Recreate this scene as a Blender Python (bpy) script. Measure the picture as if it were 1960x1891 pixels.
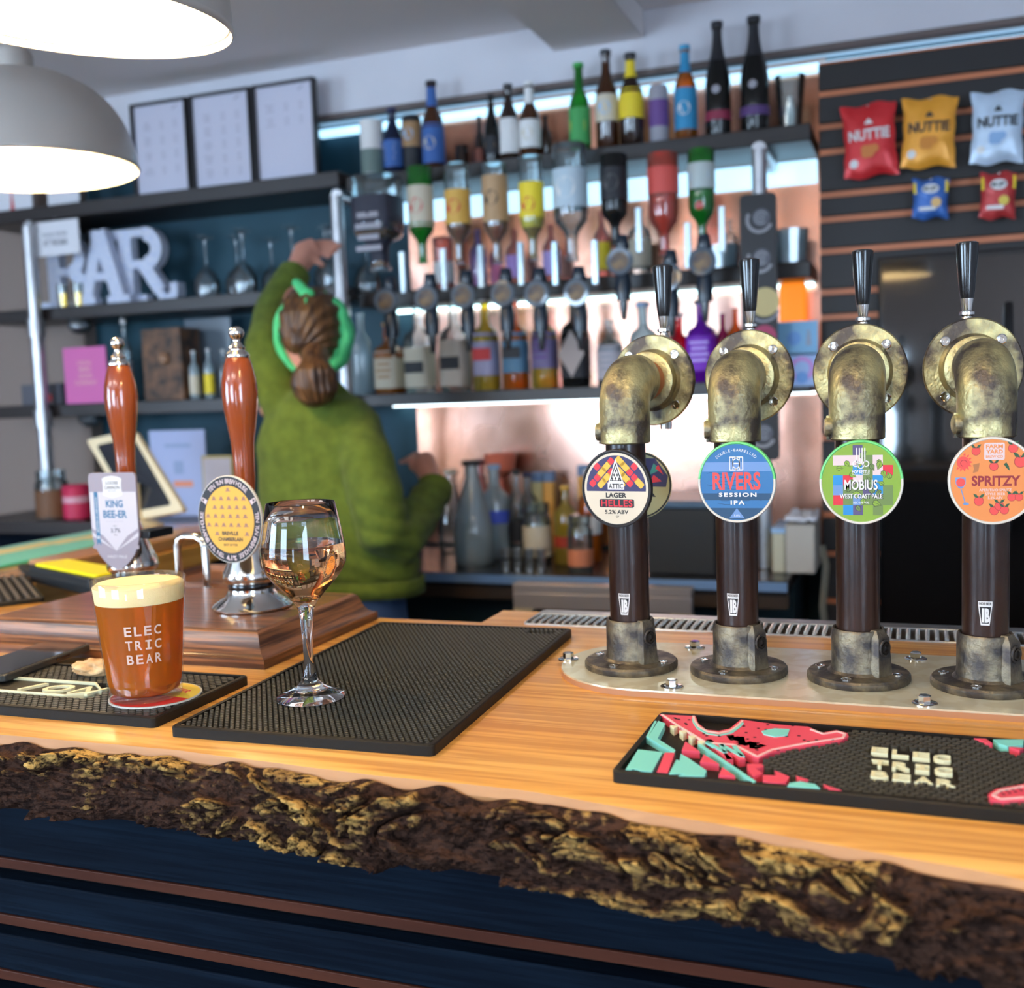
import bpy, bmesh, math, random
from mathutils import Vector, Matrix, noise
import numpy as np
random.seed(7)
for o in list(bpy.data.objects): bpy.data.objects.remove(o)
SC = bpy.context.scene; COL = SC.collection
PI = math.pi
# ------------------------------------------------------------------ camera
W, H, F = 1960.0, 1891.0, 2072.5
YAW, PITCH, ROLL = 0.36138, -0.09472, 0.03656
CAM = Vector((0, 0, 1.435))
_r0 = Vector((math.cos(YAW), math.sin(YAW), 0))
_f = Vector((-math.sin(YAW)*math.cos(PITCH), math.cos(YAW)*math.cos(PITCH), math.sin(PITCH)))
_d0 = _f.cross(_r0)
_r = math.cos(ROLL)*_r0 + math.sin(ROLL)*_d0
_d = -math.sin(ROLL)*_r0 + math.cos(ROLL)*_d0
cd = bpy.data.cameras.new('camera'); cam = bpy.data.objects.new('camera', cd); COL.objects.link(cam)
m = Matrix((( _r.x, -_d.x, -_f.x, CAM.x), (_r.y, -_d.y, -_f.y, CAM.y), (_r.z, -_d.z, -_f.z, CAM.z), (0, 0, 0, 1)))
cam.matrix_world = m
cd.sensor_fit = 'HORIZONTAL'; cd.sensor_width = 36; cd.lens = F/W*36; cd.clip_start = .02
cd.dof.use_dof = True; cd.dof.focus_distance = 1.15; cd.dof.aperture_fstop = 4.2
SC.camera = cam
# ------------------------------------------------------------------ light and exposure
wd = bpy.data.worlds.new('world'); SC.world = wd; wd.use_nodes = True
bg = wd.node_tree.nodes['Background']; bg.inputs[0].default_value = (.55, .68, 1, 1); bg.inputs[1].default_value = .6
SC.view_settings.view_transform = 'Standard'; SC.view_settings.look = 'None'
SC.view_settings.exposure = 0.34; SC.view_settings.gamma = 1; SC.view_settings.use_curve_mapping = False
WINDOW_STRENGTH, BULB_STRENGTH, LED_STRENGTH, PANEL_STRENGTH = 15.0, 260.0, 3.2, 10.0
cy = SC.cycles
cy.max_bounces = 9; cy.transmission_bounces = 9; cy.transparent_max_bounces = 14; cy.diffuse_bounces = 4; cy.glossy_bounces = 4
cy.caustics_reflective = False; cy.caustics_refractive = False; cy.sample_clamp_indirect = 6; cy.use_denoising = True

def ray(u, v):
    return ((u-W/2)/F)*_r + ((v-H/2)/F)*_d + _f
def at(u, v, Y=None, Z=None, X=None):
    """world point seen at a photo pixel on the plane y=Y, z=Z or x=X"""
    r = ray(u, v)
    t = (Y-CAM.y)/r.y if Y is not None else (Z-CAM.z)/r.z if Z is not None else (X-CAM.x)/r.x
    return CAM + r*t
def px(P):
    q = Vector(P)-CAM; z = q.dot(_f); return W/2+F*q.dot(_r)/z, H/2+F*q.dot(_d)/z, z
# ------------------------------------------------------------------ materials
MATS = {}
def M(name, col=(.5, .5, .5), rough=.5, metal=0, col2=None, scale=6, detail=4, stretch=(1, 1, 1), ramp=(.35, .65), bump=0,
      bscale=None, bstretch=None, trans=0, ior=1.45, emit=None, estr=0, coat=0, spec=.5, sheen=0, rough2=None, kind='noise', tint=None, sss=0):
    if name in MATS: return MATS[name]
    m = bpy.data.materials.new(name); m.use_nodes = True; nt = m.node_tree; N = nt.nodes; L = nt.links
    b = N['Principled BSDF']; I = b.inputs
    I['Base Color'].default_value = (*col, 1); I['Roughness'].default_value = rough; I['Metallic'].default_value = metal
    I['IOR'].default_value = ior; I['Transmission Weight'].default_value = trans; I['Coat Weight'].default_value = coat
    I['Coat Roughness'].default_value = .08; I['Specular IOR Level'].default_value = spec; I['Sheen Weight'].default_value = sheen
    if sss: I['Subsurface Weight'].default_value = sss; I['Subsurface Radius'].default_value = (.01, .004, .002)
    if emit: I['Emission Color'].default_value = (*emit, 1); I['Emission Strength'].default_value = estr
    def coords(st):
        tc = N.new('ShaderNodeTexCoord'); mp = N.new('ShaderNodeMapping'); mp.inputs['Scale'].default_value = st
        L.new(tc.outputs['Object'], mp.inputs['Vector']); return mp.outputs['Vector']
    def tex(st, sc, k, dt):
        v = coords(st)
        if k == 'noise':
            t = N.new('ShaderNodeTexNoise'); t.inputs['Scale'].default_value = sc; t.inputs['Detail'].default_value = dt; o = t.outputs['Fac']
        elif k == 'voronoi':
            t = N.new('ShaderNodeTexVoronoi'); t.inputs['Scale'].default_value = sc; o = t.outputs['Distance']
        elif k == 'attr':
            t = N.new('ShaderNodeAttribute'); t.attribute_name = 'h'; return t.outputs['Fac']
        else:
            t = N.new('ShaderNodeTexWave'); t.inputs['Scale'].default_value = sc; t.inputs['Distortion'].default_value = 6; t.inputs['Detail'].default_value = dt
            t.inputs['Detail Scale'].default_value = 1.5; t.bands_direction = 'Y'; o = t.outputs['Fac']
        L.new(v, t.inputs['Vector']); return o
    if col2 is not None:
        o = tex(stretch, scale, kind, detail)
        r = N.new('ShaderNodeValToRGB'); r.color_ramp.elements[0].position = ramp[0]; r.color_ramp.elements[1].position = ramp[1]
        r.color_ramp.elements[0].color = (*col, 1); r.color_ramp.elements[1].color = (*col2, 1)
        L.new(o, r.inputs['Fac']); L.new(r.outputs['Color'], I['Base Color'])
        if rough2 is not None:
            q = N.new('ShaderNodeMapRange'); q.inputs['From Min'].default_value = ramp[0]; q.inputs['From Max'].default_value = ramp[1]
            q.inputs['To Min'].default_value = rough; q.inputs['To Max'].default_value = rough2
            L.new(o, q.inputs['Value']); L.new(q.outputs['Result'], I['Roughness'])
    if bump:
        o = tex(bstretch or stretch, bscale or scale*3, 'noise', 6)
        bp = N.new('ShaderNodeBump'); bp.inputs['Strength'].default_value = bump; bp.inputs['Distance'].default_value = .002
        L.new(o, bp.inputs['Height']); L.new(bp.outputs['Normal'], I['Normal'])
    MATS[name] = m; return m
def wood(name, c1, c2, c3, axis=0, fine=60, rough=.35, coat=0, bump=.15, pores=.25):
    """long-grained wood, grain along the object axis given"""
    if name in MATS: return MATS[name]
    m = bpy.data.materials.new(name); m.use_nodes = True; nt = m.node_tree; N = nt.nodes; L = nt.links; b = N['Principled BSDF']
    tc = N.new('ShaderNodeTexCoord')
    def nz(al, ac, sc, dt, dist=0):
        mp = N.new('ShaderNodeMapping'); s = [ac]*3; s[axis] = al; mp.inputs['Scale'].default_value = s
        L.new(tc.outputs['Object'], mp.inputs['Vector'])
        t = N.new('ShaderNodeTexNoise'); t.inputs['Scale'].default_value = sc; t.inputs['Detail'].default_value = dt; t.inputs['Distortion'].default_value = dist
        L.new(mp.outputs['Vector'], t.inputs['Vector']); return t.outputs['Fac']
    a = nz(.12, 1, fine*.35, 5, .6); c = nz(.05, 1.6, fine*2.2, 4, .2)
    r = N.new('ShaderNodeValToRGB'); e = r.color_ramp.elements; e[0].position = .32; e[1].position = .7
    e[0].color = (*c1, 1); e[1].color = (*c2, 1); L.new(a, r.inputs['Fac'])
    r2 = N.new('ShaderNodeValToRGB'); r2.color_ramp.elements[0].position = .40; r2.color_ramp.elements[1].position = .58
    r2.color_ramp.elements[0].color = (0, 0, 0, 1); r2.color_ramp.elements[1].color = (1, 1, 1, 1); L.new(c, r2.inputs['Fac'])
    mx = N.new('ShaderNodeMix'); mx.data_type = 'RGBA'; mx.inputs[7].default_value = (*c3, 1)
    mu = N.new('ShaderNodeMath'); mu.operation = 'MULTIPLY'; mu.inputs[1].default_value = pores
    inv = N.new('ShaderNodeMath'); inv.operation = 'SUBTRACT'; inv.inputs[0].default_value = 1; L.new(r2.outputs['Color'], inv.inputs[1])
    L.new(inv.outputs[0], mu.inputs[0]); L.new(mu.outputs[0], mx.inputs[0]); L.new(r.outputs['Color'], mx.inputs[6]); L.new(mx.outputs[2], b.inputs['Base Color'])
    b.inputs['Roughness'].default_value = rough; b.inputs['Coat Weight'].default_value = coat; b.inputs['Coat Roughness'].default_value = .12
    if bump:
        bp = N.new('ShaderNodeBump'); bp.inputs['Strength'].default_value = bump; bp.inputs['Distance'].default_value = .001
        L.new(c, bp.inputs['Height']); L.new(bp.outputs['Normal'], b.inputs['Normal'])
    MATS[name] = m; return m
def glassy(name, col, alpha=.5, rough=.03, gl=.9, refr=0):
    """thin coloured glass: transparent filter plus a sharp reflection"""
    if name in MATS: return MATS[name]
    m = bpy.data.materials.new(name); m.use_nodes = True; nt = m.node_tree; N = nt.nodes; L = nt.links; N.remove(N['Principled BSDF'])
    out = N['Material Output']; t = N.new('ShaderNodeBsdfRefraction' if refr else 'ShaderNodeBsdfTransparent')
    if refr: t.inputs['IOR'].default_value = refr; t.inputs['Roughness'].default_value = .02
    t.inputs[0].default_value = (*col, 1)
    d = N.new('ShaderNodeBsdfTranslucent'); d.inputs[0].default_value = (*col, 1); d2 = N.new('ShaderNodeBsdfDiffuse'); d2.inputs[0].default_value = (*col, 1)
    a0 = N.new('ShaderNodeMixShader'); a0.inputs[0].default_value = .5; L.new(d.outputs[0], a0.inputs[1]); L.new(d2.outputs[0], a0.inputs[2])
    a = N.new('ShaderNodeMixShader'); a.inputs[0].default_value = alpha; L.new(t.outputs[0], a.inputs[1]); L.new(a0.outputs[0], a.inputs[2])
    g = N.new('ShaderNodeBsdfGlossy'); g.inputs['Roughness'].default_value = rough
    lw = N.new('ShaderNodeLayerWeight'); lw.inputs[0].default_value = .35
    mu = N.new('ShaderNodeMath'); mu.operation = 'MULTIPLY_ADD'; mu.inputs[1].default_value = gl; mu.inputs[2].default_value = .05; L.new(lw.outputs['Fresnel'], mu.inputs[0])
    mx = N.new('ShaderNodeMixShader'); L.new(mu.outputs[0], mx.inputs[0]); L.new(a.outputs[0], mx.inputs[1]); L.new(g.outputs[0], mx.inputs[2])
    L.new(mx.outputs[0], out.inputs['Surface']); MATS[name] = m; return m
def flat(name, c, rough=.55, **k): return M(name, c, rough, **k)

teal = M('teal_wall_paint', (.012, .055, .085), .6, col2=(.016, .07, .10), scale=3, bump=.1, bscale=60)
white_paint = M('white_wall_paint', (.62, .60, .64), .8, col2=(.70, .68, .72), scale=2, bump=.08, bscale=80)
ceil_paint = M('ceiling_paint', (.80, .75, .74), .9, bump=.05, bscale=60)
beige = M('beige_wall_paint', (.30, .23, .20), .8, bump=.05, bscale=40)
floor_m = wood('floor_boards', (.05, .035, .025), (.08, .05, .035), (.02, .015, .01), 0, 20, .5)
copper = M('copper_sheet', (.95, .56, .44), .30, 1, col2=(.80, .33, .19), scale=2.2, bump=.9, bscale=5, rough2=.2)
shelf_m = wood('dark_stained_shelf', (.022, .016, .016), (.035, .026, .024), (.008, .006, .006), 0, 50, .4)
oak = wood('honey_oak', (.66, .29, .055), (.80, .42, .11), (.38, .14, .03), 0, 34, .27, .3, .14, .60)
oak_y = wood('honey_oak_cross', (.50, .23, .06), (.66, .34, .11), (.28, .11, .03), 1, 26, .26, .4, .12, .30)
darkoak = wood('brown_oak', (.20, .070, .024), (.33, .135, .048), (.04, .014, .007), 0, 60, .34, .25, .5, .85)
darkoak_y = wood('brown_oak_side', (.14, .052, .022), (.25, .105, .042), (.03, .012, .008), 1, 60, .36, .25, .5, .85)
navy = wood('navy_painted_board', (.0025, .005, .010), (.0045, .010, .019), (.001, .002, .005), 0, 70, .7, 0, .4, .5); navy.node_tree.nodes['Principled BSDF'].inputs['Specular IOR Level'].default_value = .04
redwood = wood('red_brown_batten', (.050, .014, .008), (.08, .024, .013), (.03, .01, .006), 0, 50, .5); redwood.node_tree.nodes['Principled BSDF'].inputs['Specular IOR Level'].default_value = .12
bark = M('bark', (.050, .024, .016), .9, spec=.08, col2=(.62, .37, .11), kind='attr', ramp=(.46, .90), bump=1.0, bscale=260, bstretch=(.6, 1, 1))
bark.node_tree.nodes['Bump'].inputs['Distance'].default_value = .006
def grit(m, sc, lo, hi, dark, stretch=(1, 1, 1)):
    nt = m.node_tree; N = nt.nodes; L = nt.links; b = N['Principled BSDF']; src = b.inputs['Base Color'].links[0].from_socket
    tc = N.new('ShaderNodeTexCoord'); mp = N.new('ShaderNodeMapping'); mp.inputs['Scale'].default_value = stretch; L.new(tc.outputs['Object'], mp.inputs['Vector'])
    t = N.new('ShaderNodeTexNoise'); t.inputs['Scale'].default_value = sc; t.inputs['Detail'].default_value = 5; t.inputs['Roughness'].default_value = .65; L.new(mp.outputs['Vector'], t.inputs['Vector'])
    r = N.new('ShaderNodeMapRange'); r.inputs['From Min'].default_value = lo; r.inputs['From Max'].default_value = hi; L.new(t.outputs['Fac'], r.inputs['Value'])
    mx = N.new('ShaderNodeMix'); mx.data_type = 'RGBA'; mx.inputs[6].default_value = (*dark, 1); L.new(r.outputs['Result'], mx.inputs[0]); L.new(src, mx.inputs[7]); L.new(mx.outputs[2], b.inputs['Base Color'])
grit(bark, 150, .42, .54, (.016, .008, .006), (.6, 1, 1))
rubber = M('black_rubber', (.011, .009, .007), .5, spec=.2, bump=.15, bscale=400)
rubber_r = M('charcoal_rubber', (.046, .040, .030), .4)
chrome = M('polished_chrome', (.80, .78, .74), .10, 1)
steel = M('brushed_steel', (.50, .50, .48), .3, 1, bump=.1, bscale=60, bstretch=(.1, 1, 1))
plate_m = M('scuffed_steel_plate', (.86, .80, .60), .15, .45, col2=(.76, .69, .50), scale=38, detail=2, ramp=(.46, .54), rough2=.17, bump=.03, bscale=200)
cast = M('weathered_cast_metal', (.075, .062, .055), .5, .75, col2=(.56, .48, .23), scale=26, detail=10, ramp=(.38, .62), bump=.55, bscale=220, rough2=.34)
cast_d = M('grey_cast_metal', (.055, .048, .047), .5, .7, col2=(.27, .22, .14), scale=40, detail=8, ramp=(.42, .74), bump=.5, bscale=240, rough2=.38)
pipe_m = M('brown_lacquered_pipe', (.014, .006, .005), .28, .2, col2=(.038, .017, .011), scale=16, detail=6, stretch=(1, 1, .35), bump=.12, bscale=150, coat=.12)
galv = M('galvanised_pipe', (.48, .48, .50), .35, .9, col2=(.60, .60, .62), scale=18, bump=.08, bscale=40)
blackp = M('gloss_black_plastic', (.006, .006, .007), .16, coat=.5)
blackm = M('matt_black', (.012, .012, .013), .6)
cream = M('cream_rubber', (.80, .74, .46), .5)
pinkr = M('pink_rubber', (.78, .075, .12), .45)
tealr = M('mint_rubber', (.22, .66, .58), .45)
palepink = M('pale_rubber', (.86, .55, .50), .45)
lampgrey = M('grey_enamel', (.42, .385, .35), .28, coat=.3)
lampwhite = M('white_enamel', (.85, .80, .68), .5)
bulb_m = M('lit_bulb', (1, .9, .7), .5, emit=(1, .74, .40), estr=BULB_STRENGTH)
led_blue = M('led_diffuser', (.8, .9, 1), .5, emit=(.40, .74, 1), estr=LED_STRENGTH*.45)
panel_m = M('fill_panel_glow', (1, 1, 1), .5, emit=(1, .93, .84), estr=PANEL_STRENGTH)  # glow of the added fill panels overhead
led_white = M('led_strip_light', (.8, .9, 1), .5, emit=(.62, .95, 1), estr=LED_STRENGTH*1.5)
sky_pane = M('daylit_window_pane', (.6, .8, 1), .5, emit=(.58, .78, 1), estr=WINDOW_STRENGTH)
clear_glass = M('clear_glass', (1, 1, 1), .0, trans=1, ior=1.48)
thin_glass = glassy('thin_clear_glass', (.90, .97, .97), .05, .02, 1)
paper = M('white_paper', (.80, .79, .83), .7)
ink = M('dark_ink', (.10, .10, .13), .7)

# ------------------------------------------------------------------ objects
def link(name, me, parent=None):
    o = bpy.data.objects.new(name, me); COL.objects.link(o)
    if parent is not None: o.parent = parent
    return o
def tag(o, label=None, cat=None, group=None, kind=None):
    if label: o['label'] = label
    if cat: o['category'] = cat
    if group: o['group'] = group
    if kind: o['kind'] = kind
    return o
def thing(name, label, cat, loc=(0, 0, 0), rz=0, group=None):
    o = link(name, None); o.location = loc; o.rotation_euler = (0, 0, rz); o.empty_display_size = .05
    return tag(o, label, cat, group)
def copy_tree(o, parent=None):
    c = o.copy(); COL.objects.link(c); c.parent = parent
    for ch in list(o.children): copy_tree(ch, c)
    return c
class B:
    """collects geometry; build() links it as ONE mesh object"""
    def __init__(s): s.v = []; s.f = []; s.m = []; s.X = Matrix.Identity(4)
    def add(s, V, Fc, mi=0):
        n = len(s.v); X = s.X
        s.v += [tuple(X @ Vector(p)) for p in V]; s.f += [tuple(i+n for i in f) for f in Fc]; s.m += [mi]*len(Fc); return s
    def box(s, a, b, mi=0):
        (x0, y0, z0), (x1, y1, z1) = a, b
        return s.add([(x0, y0, z0), (x1, y0, z0), (x1, y1, z0), (x0, y1, z0), (x0, y0, z1), (x1, y0, z1), (x1, y1, z1), (x0, y1, z1)],
                     [(3, 2, 1, 0), (4, 5, 6, 7), (0, 1, 5, 4), (1, 2, 6, 5), (2, 3, 7, 6), (3, 0, 4, 7)], mi)
    def lathe(s, prof, n=32, c=(0, 0, 0), mi=0, sx=1, sy=1, caps=True, square=0):
        V = []; Fc = []
        for r, z in prof:
            for k in range(n):
                a = 2*PI*k/n; cs, sn = math.cos(a), math.sin(a); q = 1
                if square: q = 1/max(abs(cs), abs(sn)); q = 1+(q-1)*square
                V.append((c[0]+r*cs*q*sx, c[1]+r*sn*q*sy, c[2]+z))
        for i in range(len(prof)-1):
            for k in range(n):
                j = (k+1) % n; Fc.append((i*n+k, i*n+j, (i+1)*n+j, (i+1)*n+k))
        if caps:
            if prof[0][0] > 1e-6: Fc.append(tuple(range(n-1, -1, -1)))
            if prof[-1][0] > 1e-6: Fc.append(tuple((len(prof)-1)*n+k for k in range(n)))
        return s.add(V, Fc, mi)
    def tube(s, P, R, n=12, mi=0, caps=True, flatz=1):
        P = [Vector(p) for p in P]; R = R if hasattr(R, '__len__') else [R]*len(P); V = []; Fc = []
        T = [(P[min(i+1, len(P)-1)]-P[max(i-1, 0)]).normalized() for i in range(len(P))]
        u = T[0].orthogonal().normalized()
        for i, p in enumerate(P):
            u = (u-T[i]*u.dot(T[i])).normalized(); w = T[i].cross(u)
            for k in range(n):
                a = 2*PI*k/n; V.append(tuple(p+R[i]*(math.cos(a)*u+math.sin(a)*w*flatz)))
        for i in range(len(P)-1):
            for k in range(n):
                j = (k+1) % n; Fc.append((i*n+k, i*n+j, (i+1)*n+j, (i+1)*n+k))
        if caps: Fc += [tuple(range(n-1, -1, -1)), tuple((len(P)-1)*n+k for k in range(n))]
        return s.add(V, Fc, mi)
    def prism(s, poly, z0, z1, mi=0):
        n = len(poly); V = [(x, y, z0) for x, y in poly]+[(x, y, z1) for x, y in poly]
        Fc = [tuple(range(n-1, -1, -1)), tuple(range(n, 2*n))]+[(i, (i+1) % n, n+(i+1) % n, n+i) for i in range(n)]
        return s.add(V, Fc, mi)
    def poly(s, pts, z=0, mi=0): return s.add([(x, y, z) for x, y in pts], [tuple(range(len(pts)))], mi)
    def disc(s, x, y, r, z=0, mi=0, n=32, ry=None, a0=0, a1=2*PI):
        k = n if a1-a0 >= 2*PI-1e-6 else n+1
        return s.poly([(x+r*math.cos(a0+(a1-a0)*i/n), y+(ry or r)*math.sin(a0+(a1-a0)*i/n)) for i in range(k)], z, mi)
    def ring(s, x, y, r0, r1, z=0, mi=0, n=48, a0=0, a1=2*PI):
        V = []; Fc = []
        for i in range(n+1):
            a = a0+(a1-a0)*i/n; V += [(x+r0*math.cos(a), y+r0*math.sin(a), z), (x+r1*math.cos(a), y+r1*math.sin(a), z)]
        for i in range(n): Fc.append((2*i, 2*i+1, 2*i+3, 2*i+2))
        return s.add(V, Fc, mi)
    def line(s, pts, w, z=0, mi=0):
        for (a, b), (c, d) in zip(pts, pts[1:]):
            L = math.hypot(c-a, d-b) or 1; nx, ny = -(d-b)/L*w/2, (c-a)/L*w/2
            s.poly([(a-nx, b-ny), (c-nx, d-ny), (c+nx, d+ny), (a+nx, b+ny)], z, mi)
        return s
    def mesh(s, name, mats, smooth=True, ang=35):
        me = bpy.data.meshes.new(name); me.from_pydata(s.v, [], s.f)
        mats = mats if isinstance(mats, (list, tuple)) else [mats]
        for q in mats: me.materials.append(q)
        if len(mats) > 1: me.polygons.foreach_set('material_index', s.m)
        if smooth:
            me.polygons.foreach_set('use_smooth', [True]*len(me.polygons)); me.set_sharp_from_angle(angle=math.radians(ang))
        me.update(); return me
    def build(s, name, mats, parent=None, smooth=True, ang=35, bevel=0, loc=None):
        o = link(name, s.mesh(name, mats, smooth, ang), parent)
        if bevel:
            b = o.modifiers.new('bevel', 'BEVEL'); b.width = bevel; b.segments = 2; b.limit_method = 'ANGLE'; b.angle_limit = math.radians(40)
        if loc is not None: o.location = loc
        return o
TX = {}
def glyphs(s, off=0, ex=0, res=3, sp=1):
    """mesh data (verts, faces, width) of a piece of lettering, height of capitals ~0.7, centred"""
    k = (s, off, ex, res, sp)
    if k not in TX:
        c = bpy.data.curves.new('t', 'FONT'); c.body = s; c.align_x = 'CENTER'; c.align_y = 'CENTER'; c.offset = off; c.extrude = ex; c.resolution_u = res; c.space_character = sp
        o = bpy.data.objects.new('t', c); COL.objects.link(o); dg = bpy.context.evaluated_depsgraph_get()
        me = bpy.data.meshes.new_from_object(o.evaluated_get(dg))
        V = [tuple(v.co) for v in me.vertices]; Fc = [tuple(p.vertices) for p in me.polygons]
        bpy.data.objects.remove(o); bpy.data.curves.remove(c); bpy.data.meshes.remove(me)
        xs = [v[0] for v in V] or [0]; ys = [v[1] for v in V] or [0]
        cx, cy_ = (min(xs)+max(xs))/2, (min(ys)+max(ys))/2
        TX[k] = ([(a-cx, b-cy_, z) for a, b, z in V], Fc, max(xs)-min(xs), max(ys)-min(ys))
    return TX[k]
def text(b, s, x, y, w=None, h=None, z=0, mi=0, off=0.0, rot=0, shear=0, ex=0, sp=1, res=3):
    """lettering of a given width and/or height"""
    V, Fc, gw, gh = glyphs(s, off, 1 if ex else 0, res, sp)
    sx = (w/gw) if w else h/gh; sy = (h/gh) if h else sx; c, n = math.cos(rot), math.sin(rot)
    out = []
    for a, d, e in V:
        a2, d2 = a*sx+shear*d*sy, d*sy; out.append((x+a2*c-d2*n, y+a2*n+d2*c, z+(e*ex if ex else 0)))
    b.add(out, Fc, mi); return b
def arctext(b, s, cx, cy_, r, a_mid, h, step, z=0, mi=0, off=.01, flip=False):
    n = len(s); hk = h/glyphs('H', off, 0, 3, 1)[3]
    for i, ch in enumerate(s):
        if ch == ' ': continue
        a = a_mid-(i-(n-1)/2)*step*(-1 if flip else 1)
        text(b, ch, cx+r*math.cos(a), cy_+r*math.sin(a), h=hk*glyphs(ch, off, 0, 3, 1)[3], z=z, mi=mi, off=off, rot=a-PI/2+(PI if flip else 0))
def rrect(x0, y0, x1, y1, r, n=5):
    P = []
    for cx, cy_, a in ((x1-r, y1-r, 0), (x0+r, y1-r, PI/2), (x0+r, y0+r, PI), (x1-r, y0+r, 1.5*PI)):
        P += [(cx+r*math.cos(a+i*PI/2/n), cy_+r*math.sin(a+i*PI/2/n)) for i in range(n+1)]
    return P
def face_mat(loc, rz=0, tilt=0):
    """local XY plane stood up to face -Y at loc"""
    return Matrix.Translation(loc) @ Matrix.Rotation(rz, 4, 'Z') @ Matrix.Rotation(PI/2+tilt, 4, 'X')
def pr(b, mats): return b
exec_order = []
# ================================================================== THE ROOM
ZB = 1.10                                    # bar top
YW = 3.15                                    # back wall
def struct(name, b, m, **k):
    o = b.build(name, m, None, **k); o['kind'] = 'structure'; return o
struct('floor', B().box((-4.6, -3.1, -.05), (1.7, YW+.1, 0)), floor_m)
ce = struct('ceiling', B().box((-4.6, -3.1, 2.46), (1.7, YW+.1, 2.52)), ceil_paint)
wb = struct('wall_back', B().box((-2.76, YW, 0), (1.7, YW+.1, 2.46)), teal)
B().box((-1.50, YW-.012, .96), (-.235, YW-.002, 2.30)).build('copper_panel', copper, wb)
struct('wall_back_left', B().box((-4.6, YW-.06, 0), (-2.76, YW+.1, 2.46)), beige)
struct('wall_left', B().box((-4.7, -3.1, 0), (-4.6, YW+.1, 2.46)), beige)
struct('wall_right', B().box((1.7, -3.1, 0), (1.8, YW+.1, 2.46)), white_paint)
struct('wall_front', B().box((-4.6, -3.2, 0), (1.7, -3.1, 2.46)), beige)
struct('trim_1', B().box((-2.95, 3.02, 2.30), (1.7, YW, 2.46)), white_paint, bevel=.003)           # boxed-in bulkhead above the shelves
struct('trim_2', B().box((-2.95, 3.012, 2.285), (1.7, 3.05, 2.30)), M('grey_brown_edge', (.16, .12, .11), .6))
bt = at(1060, 70, Y=3.02).x
struct('trim_3', B().box((bt, -3.1, 2.385), (bt+.26, 3.02, 2.46)), ceil_paint, bevel=.004)          # ceiling beam
# windows behind the camera: the daylight of the place
def window(n, x0, x1, z0, z1, y=-3.09, wall='f', cols=2):
    f = B(); t = .04
    def bx(b, a0, c0, a1, c1, d0, d1):
        if wall == 'f': b.box((a0, y+d0, c0), (a1, y+d1, c1))
        else: b.box((y+d0, a0, c0), (y+d1, a1, c1))
    bx(f, x0-t, z0-t, x0, z1+t, 0, .05); bx(f, x1, z0-t, x1+t, z1+t, 0, .05); bx(f, x0, z0-t, x1, z0, 0, .05); bx(f, x0, z1, x1, z1+t, 0, .05)
    for i in range(1, cols): xm = x0+(x1-x0)*i/cols; bx(f, xm-.015, z0, xm+.015, z1, .01, .045)
    o = struct('window_%d' % n, f, M('white_window_frame', (.7, .7, .7), .4)); g = B(); bx(g, x0, z0, x1, z1, .015, .02); g.build('pane', sky_pane, o)
window(1, -2.9, -1.5, .9, 2.2); window(2, -.36, -.10, .62, 1.62, cols=1)
window(3, -2.6, -1.2, .9, 2.2, y=1.68, wall='s', cols=2)
window(4, -2.6, -.6, .9, 2.2, y=-4.6, wall='s', cols=3)

for i_, (x_, y_) in enumerate(((-3.2, -1.4), (-1.0, -1.4))):  # two unseen fill panels, added behind the camera to lift the ambient light
    t_ = thing('fill_panel', 'flat fill light panel added out of view behind the camera, %s of two' % ('left' if i_ == 0 else 'right'), 'fill light', (x_, y_, 2.46))
    B().box((-.62, -.32, -.03), (.62, .32, 0)).build('housing', flat('white_housing', (.8, .8, .8)), t_); B().box((-.60, -.30, -.034), (.60, .30, -.031)).build('diffuser', panel_m, t_)
# ================================================================== BAR COUNTER
def yfront(x):
    base = np.interp(x, [-2.6, -.95, -.6, -.325, -.1, .065, .4], [.85, .845, .842, .832, .80, .768, .72])
    return float(base)+.006*noise.noise(Vector((x*5, 3.1, 0)))+.003*noise.noise(Vector((x*17, 1.1, 0)))
bar = thing('bar_counter', 'long honey oak bar counter with a bark-covered live edge above navy boards', 'bar counter')
xs = np.linspace(-2.05, .75, 281)
b = B(); V = []; Fc = []
ROW = [(0, 0, 0), (.006, 0, 0)]                                # top skin rows at y front .. back
for x in xs:
    yf = yfront(x)
    V += [(x, yf+.012, ZB-.07), (x, yf-.001, ZB-.012), (x, yf+.002, ZB-.0035), (x, yf+.012, ZB), (x, 1.44, ZB), (x, 1.44, ZB-.05)]
for i in range(len(xs)-1):
    for k in range(5): Fc.append((i*6+k, (i+1)*6+k, (i+1)*6+k+1, i*6+k+1))
for k, f_ in enumerate(Fc): b.add([], [], 0)
b.v = [tuple(q) for q in V]; b.f = Fc; b.m = [1 if k % 5 < 2 else 0 for k in range(len(Fc))]
b.box((-.60, 1.44, ZB-.05), (-.535, 1.53, ZB-.0005)); b.box((-.535, 1.515, ZB-.05), (.75, 1.53, ZB-.01))
b.build('worktop', [oak, wood('sapwood_edge', (.40, .18, .065), (.52, .26, .10), (.20, .08, .03), 0, 26, .6)], bar, ang=25)
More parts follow.
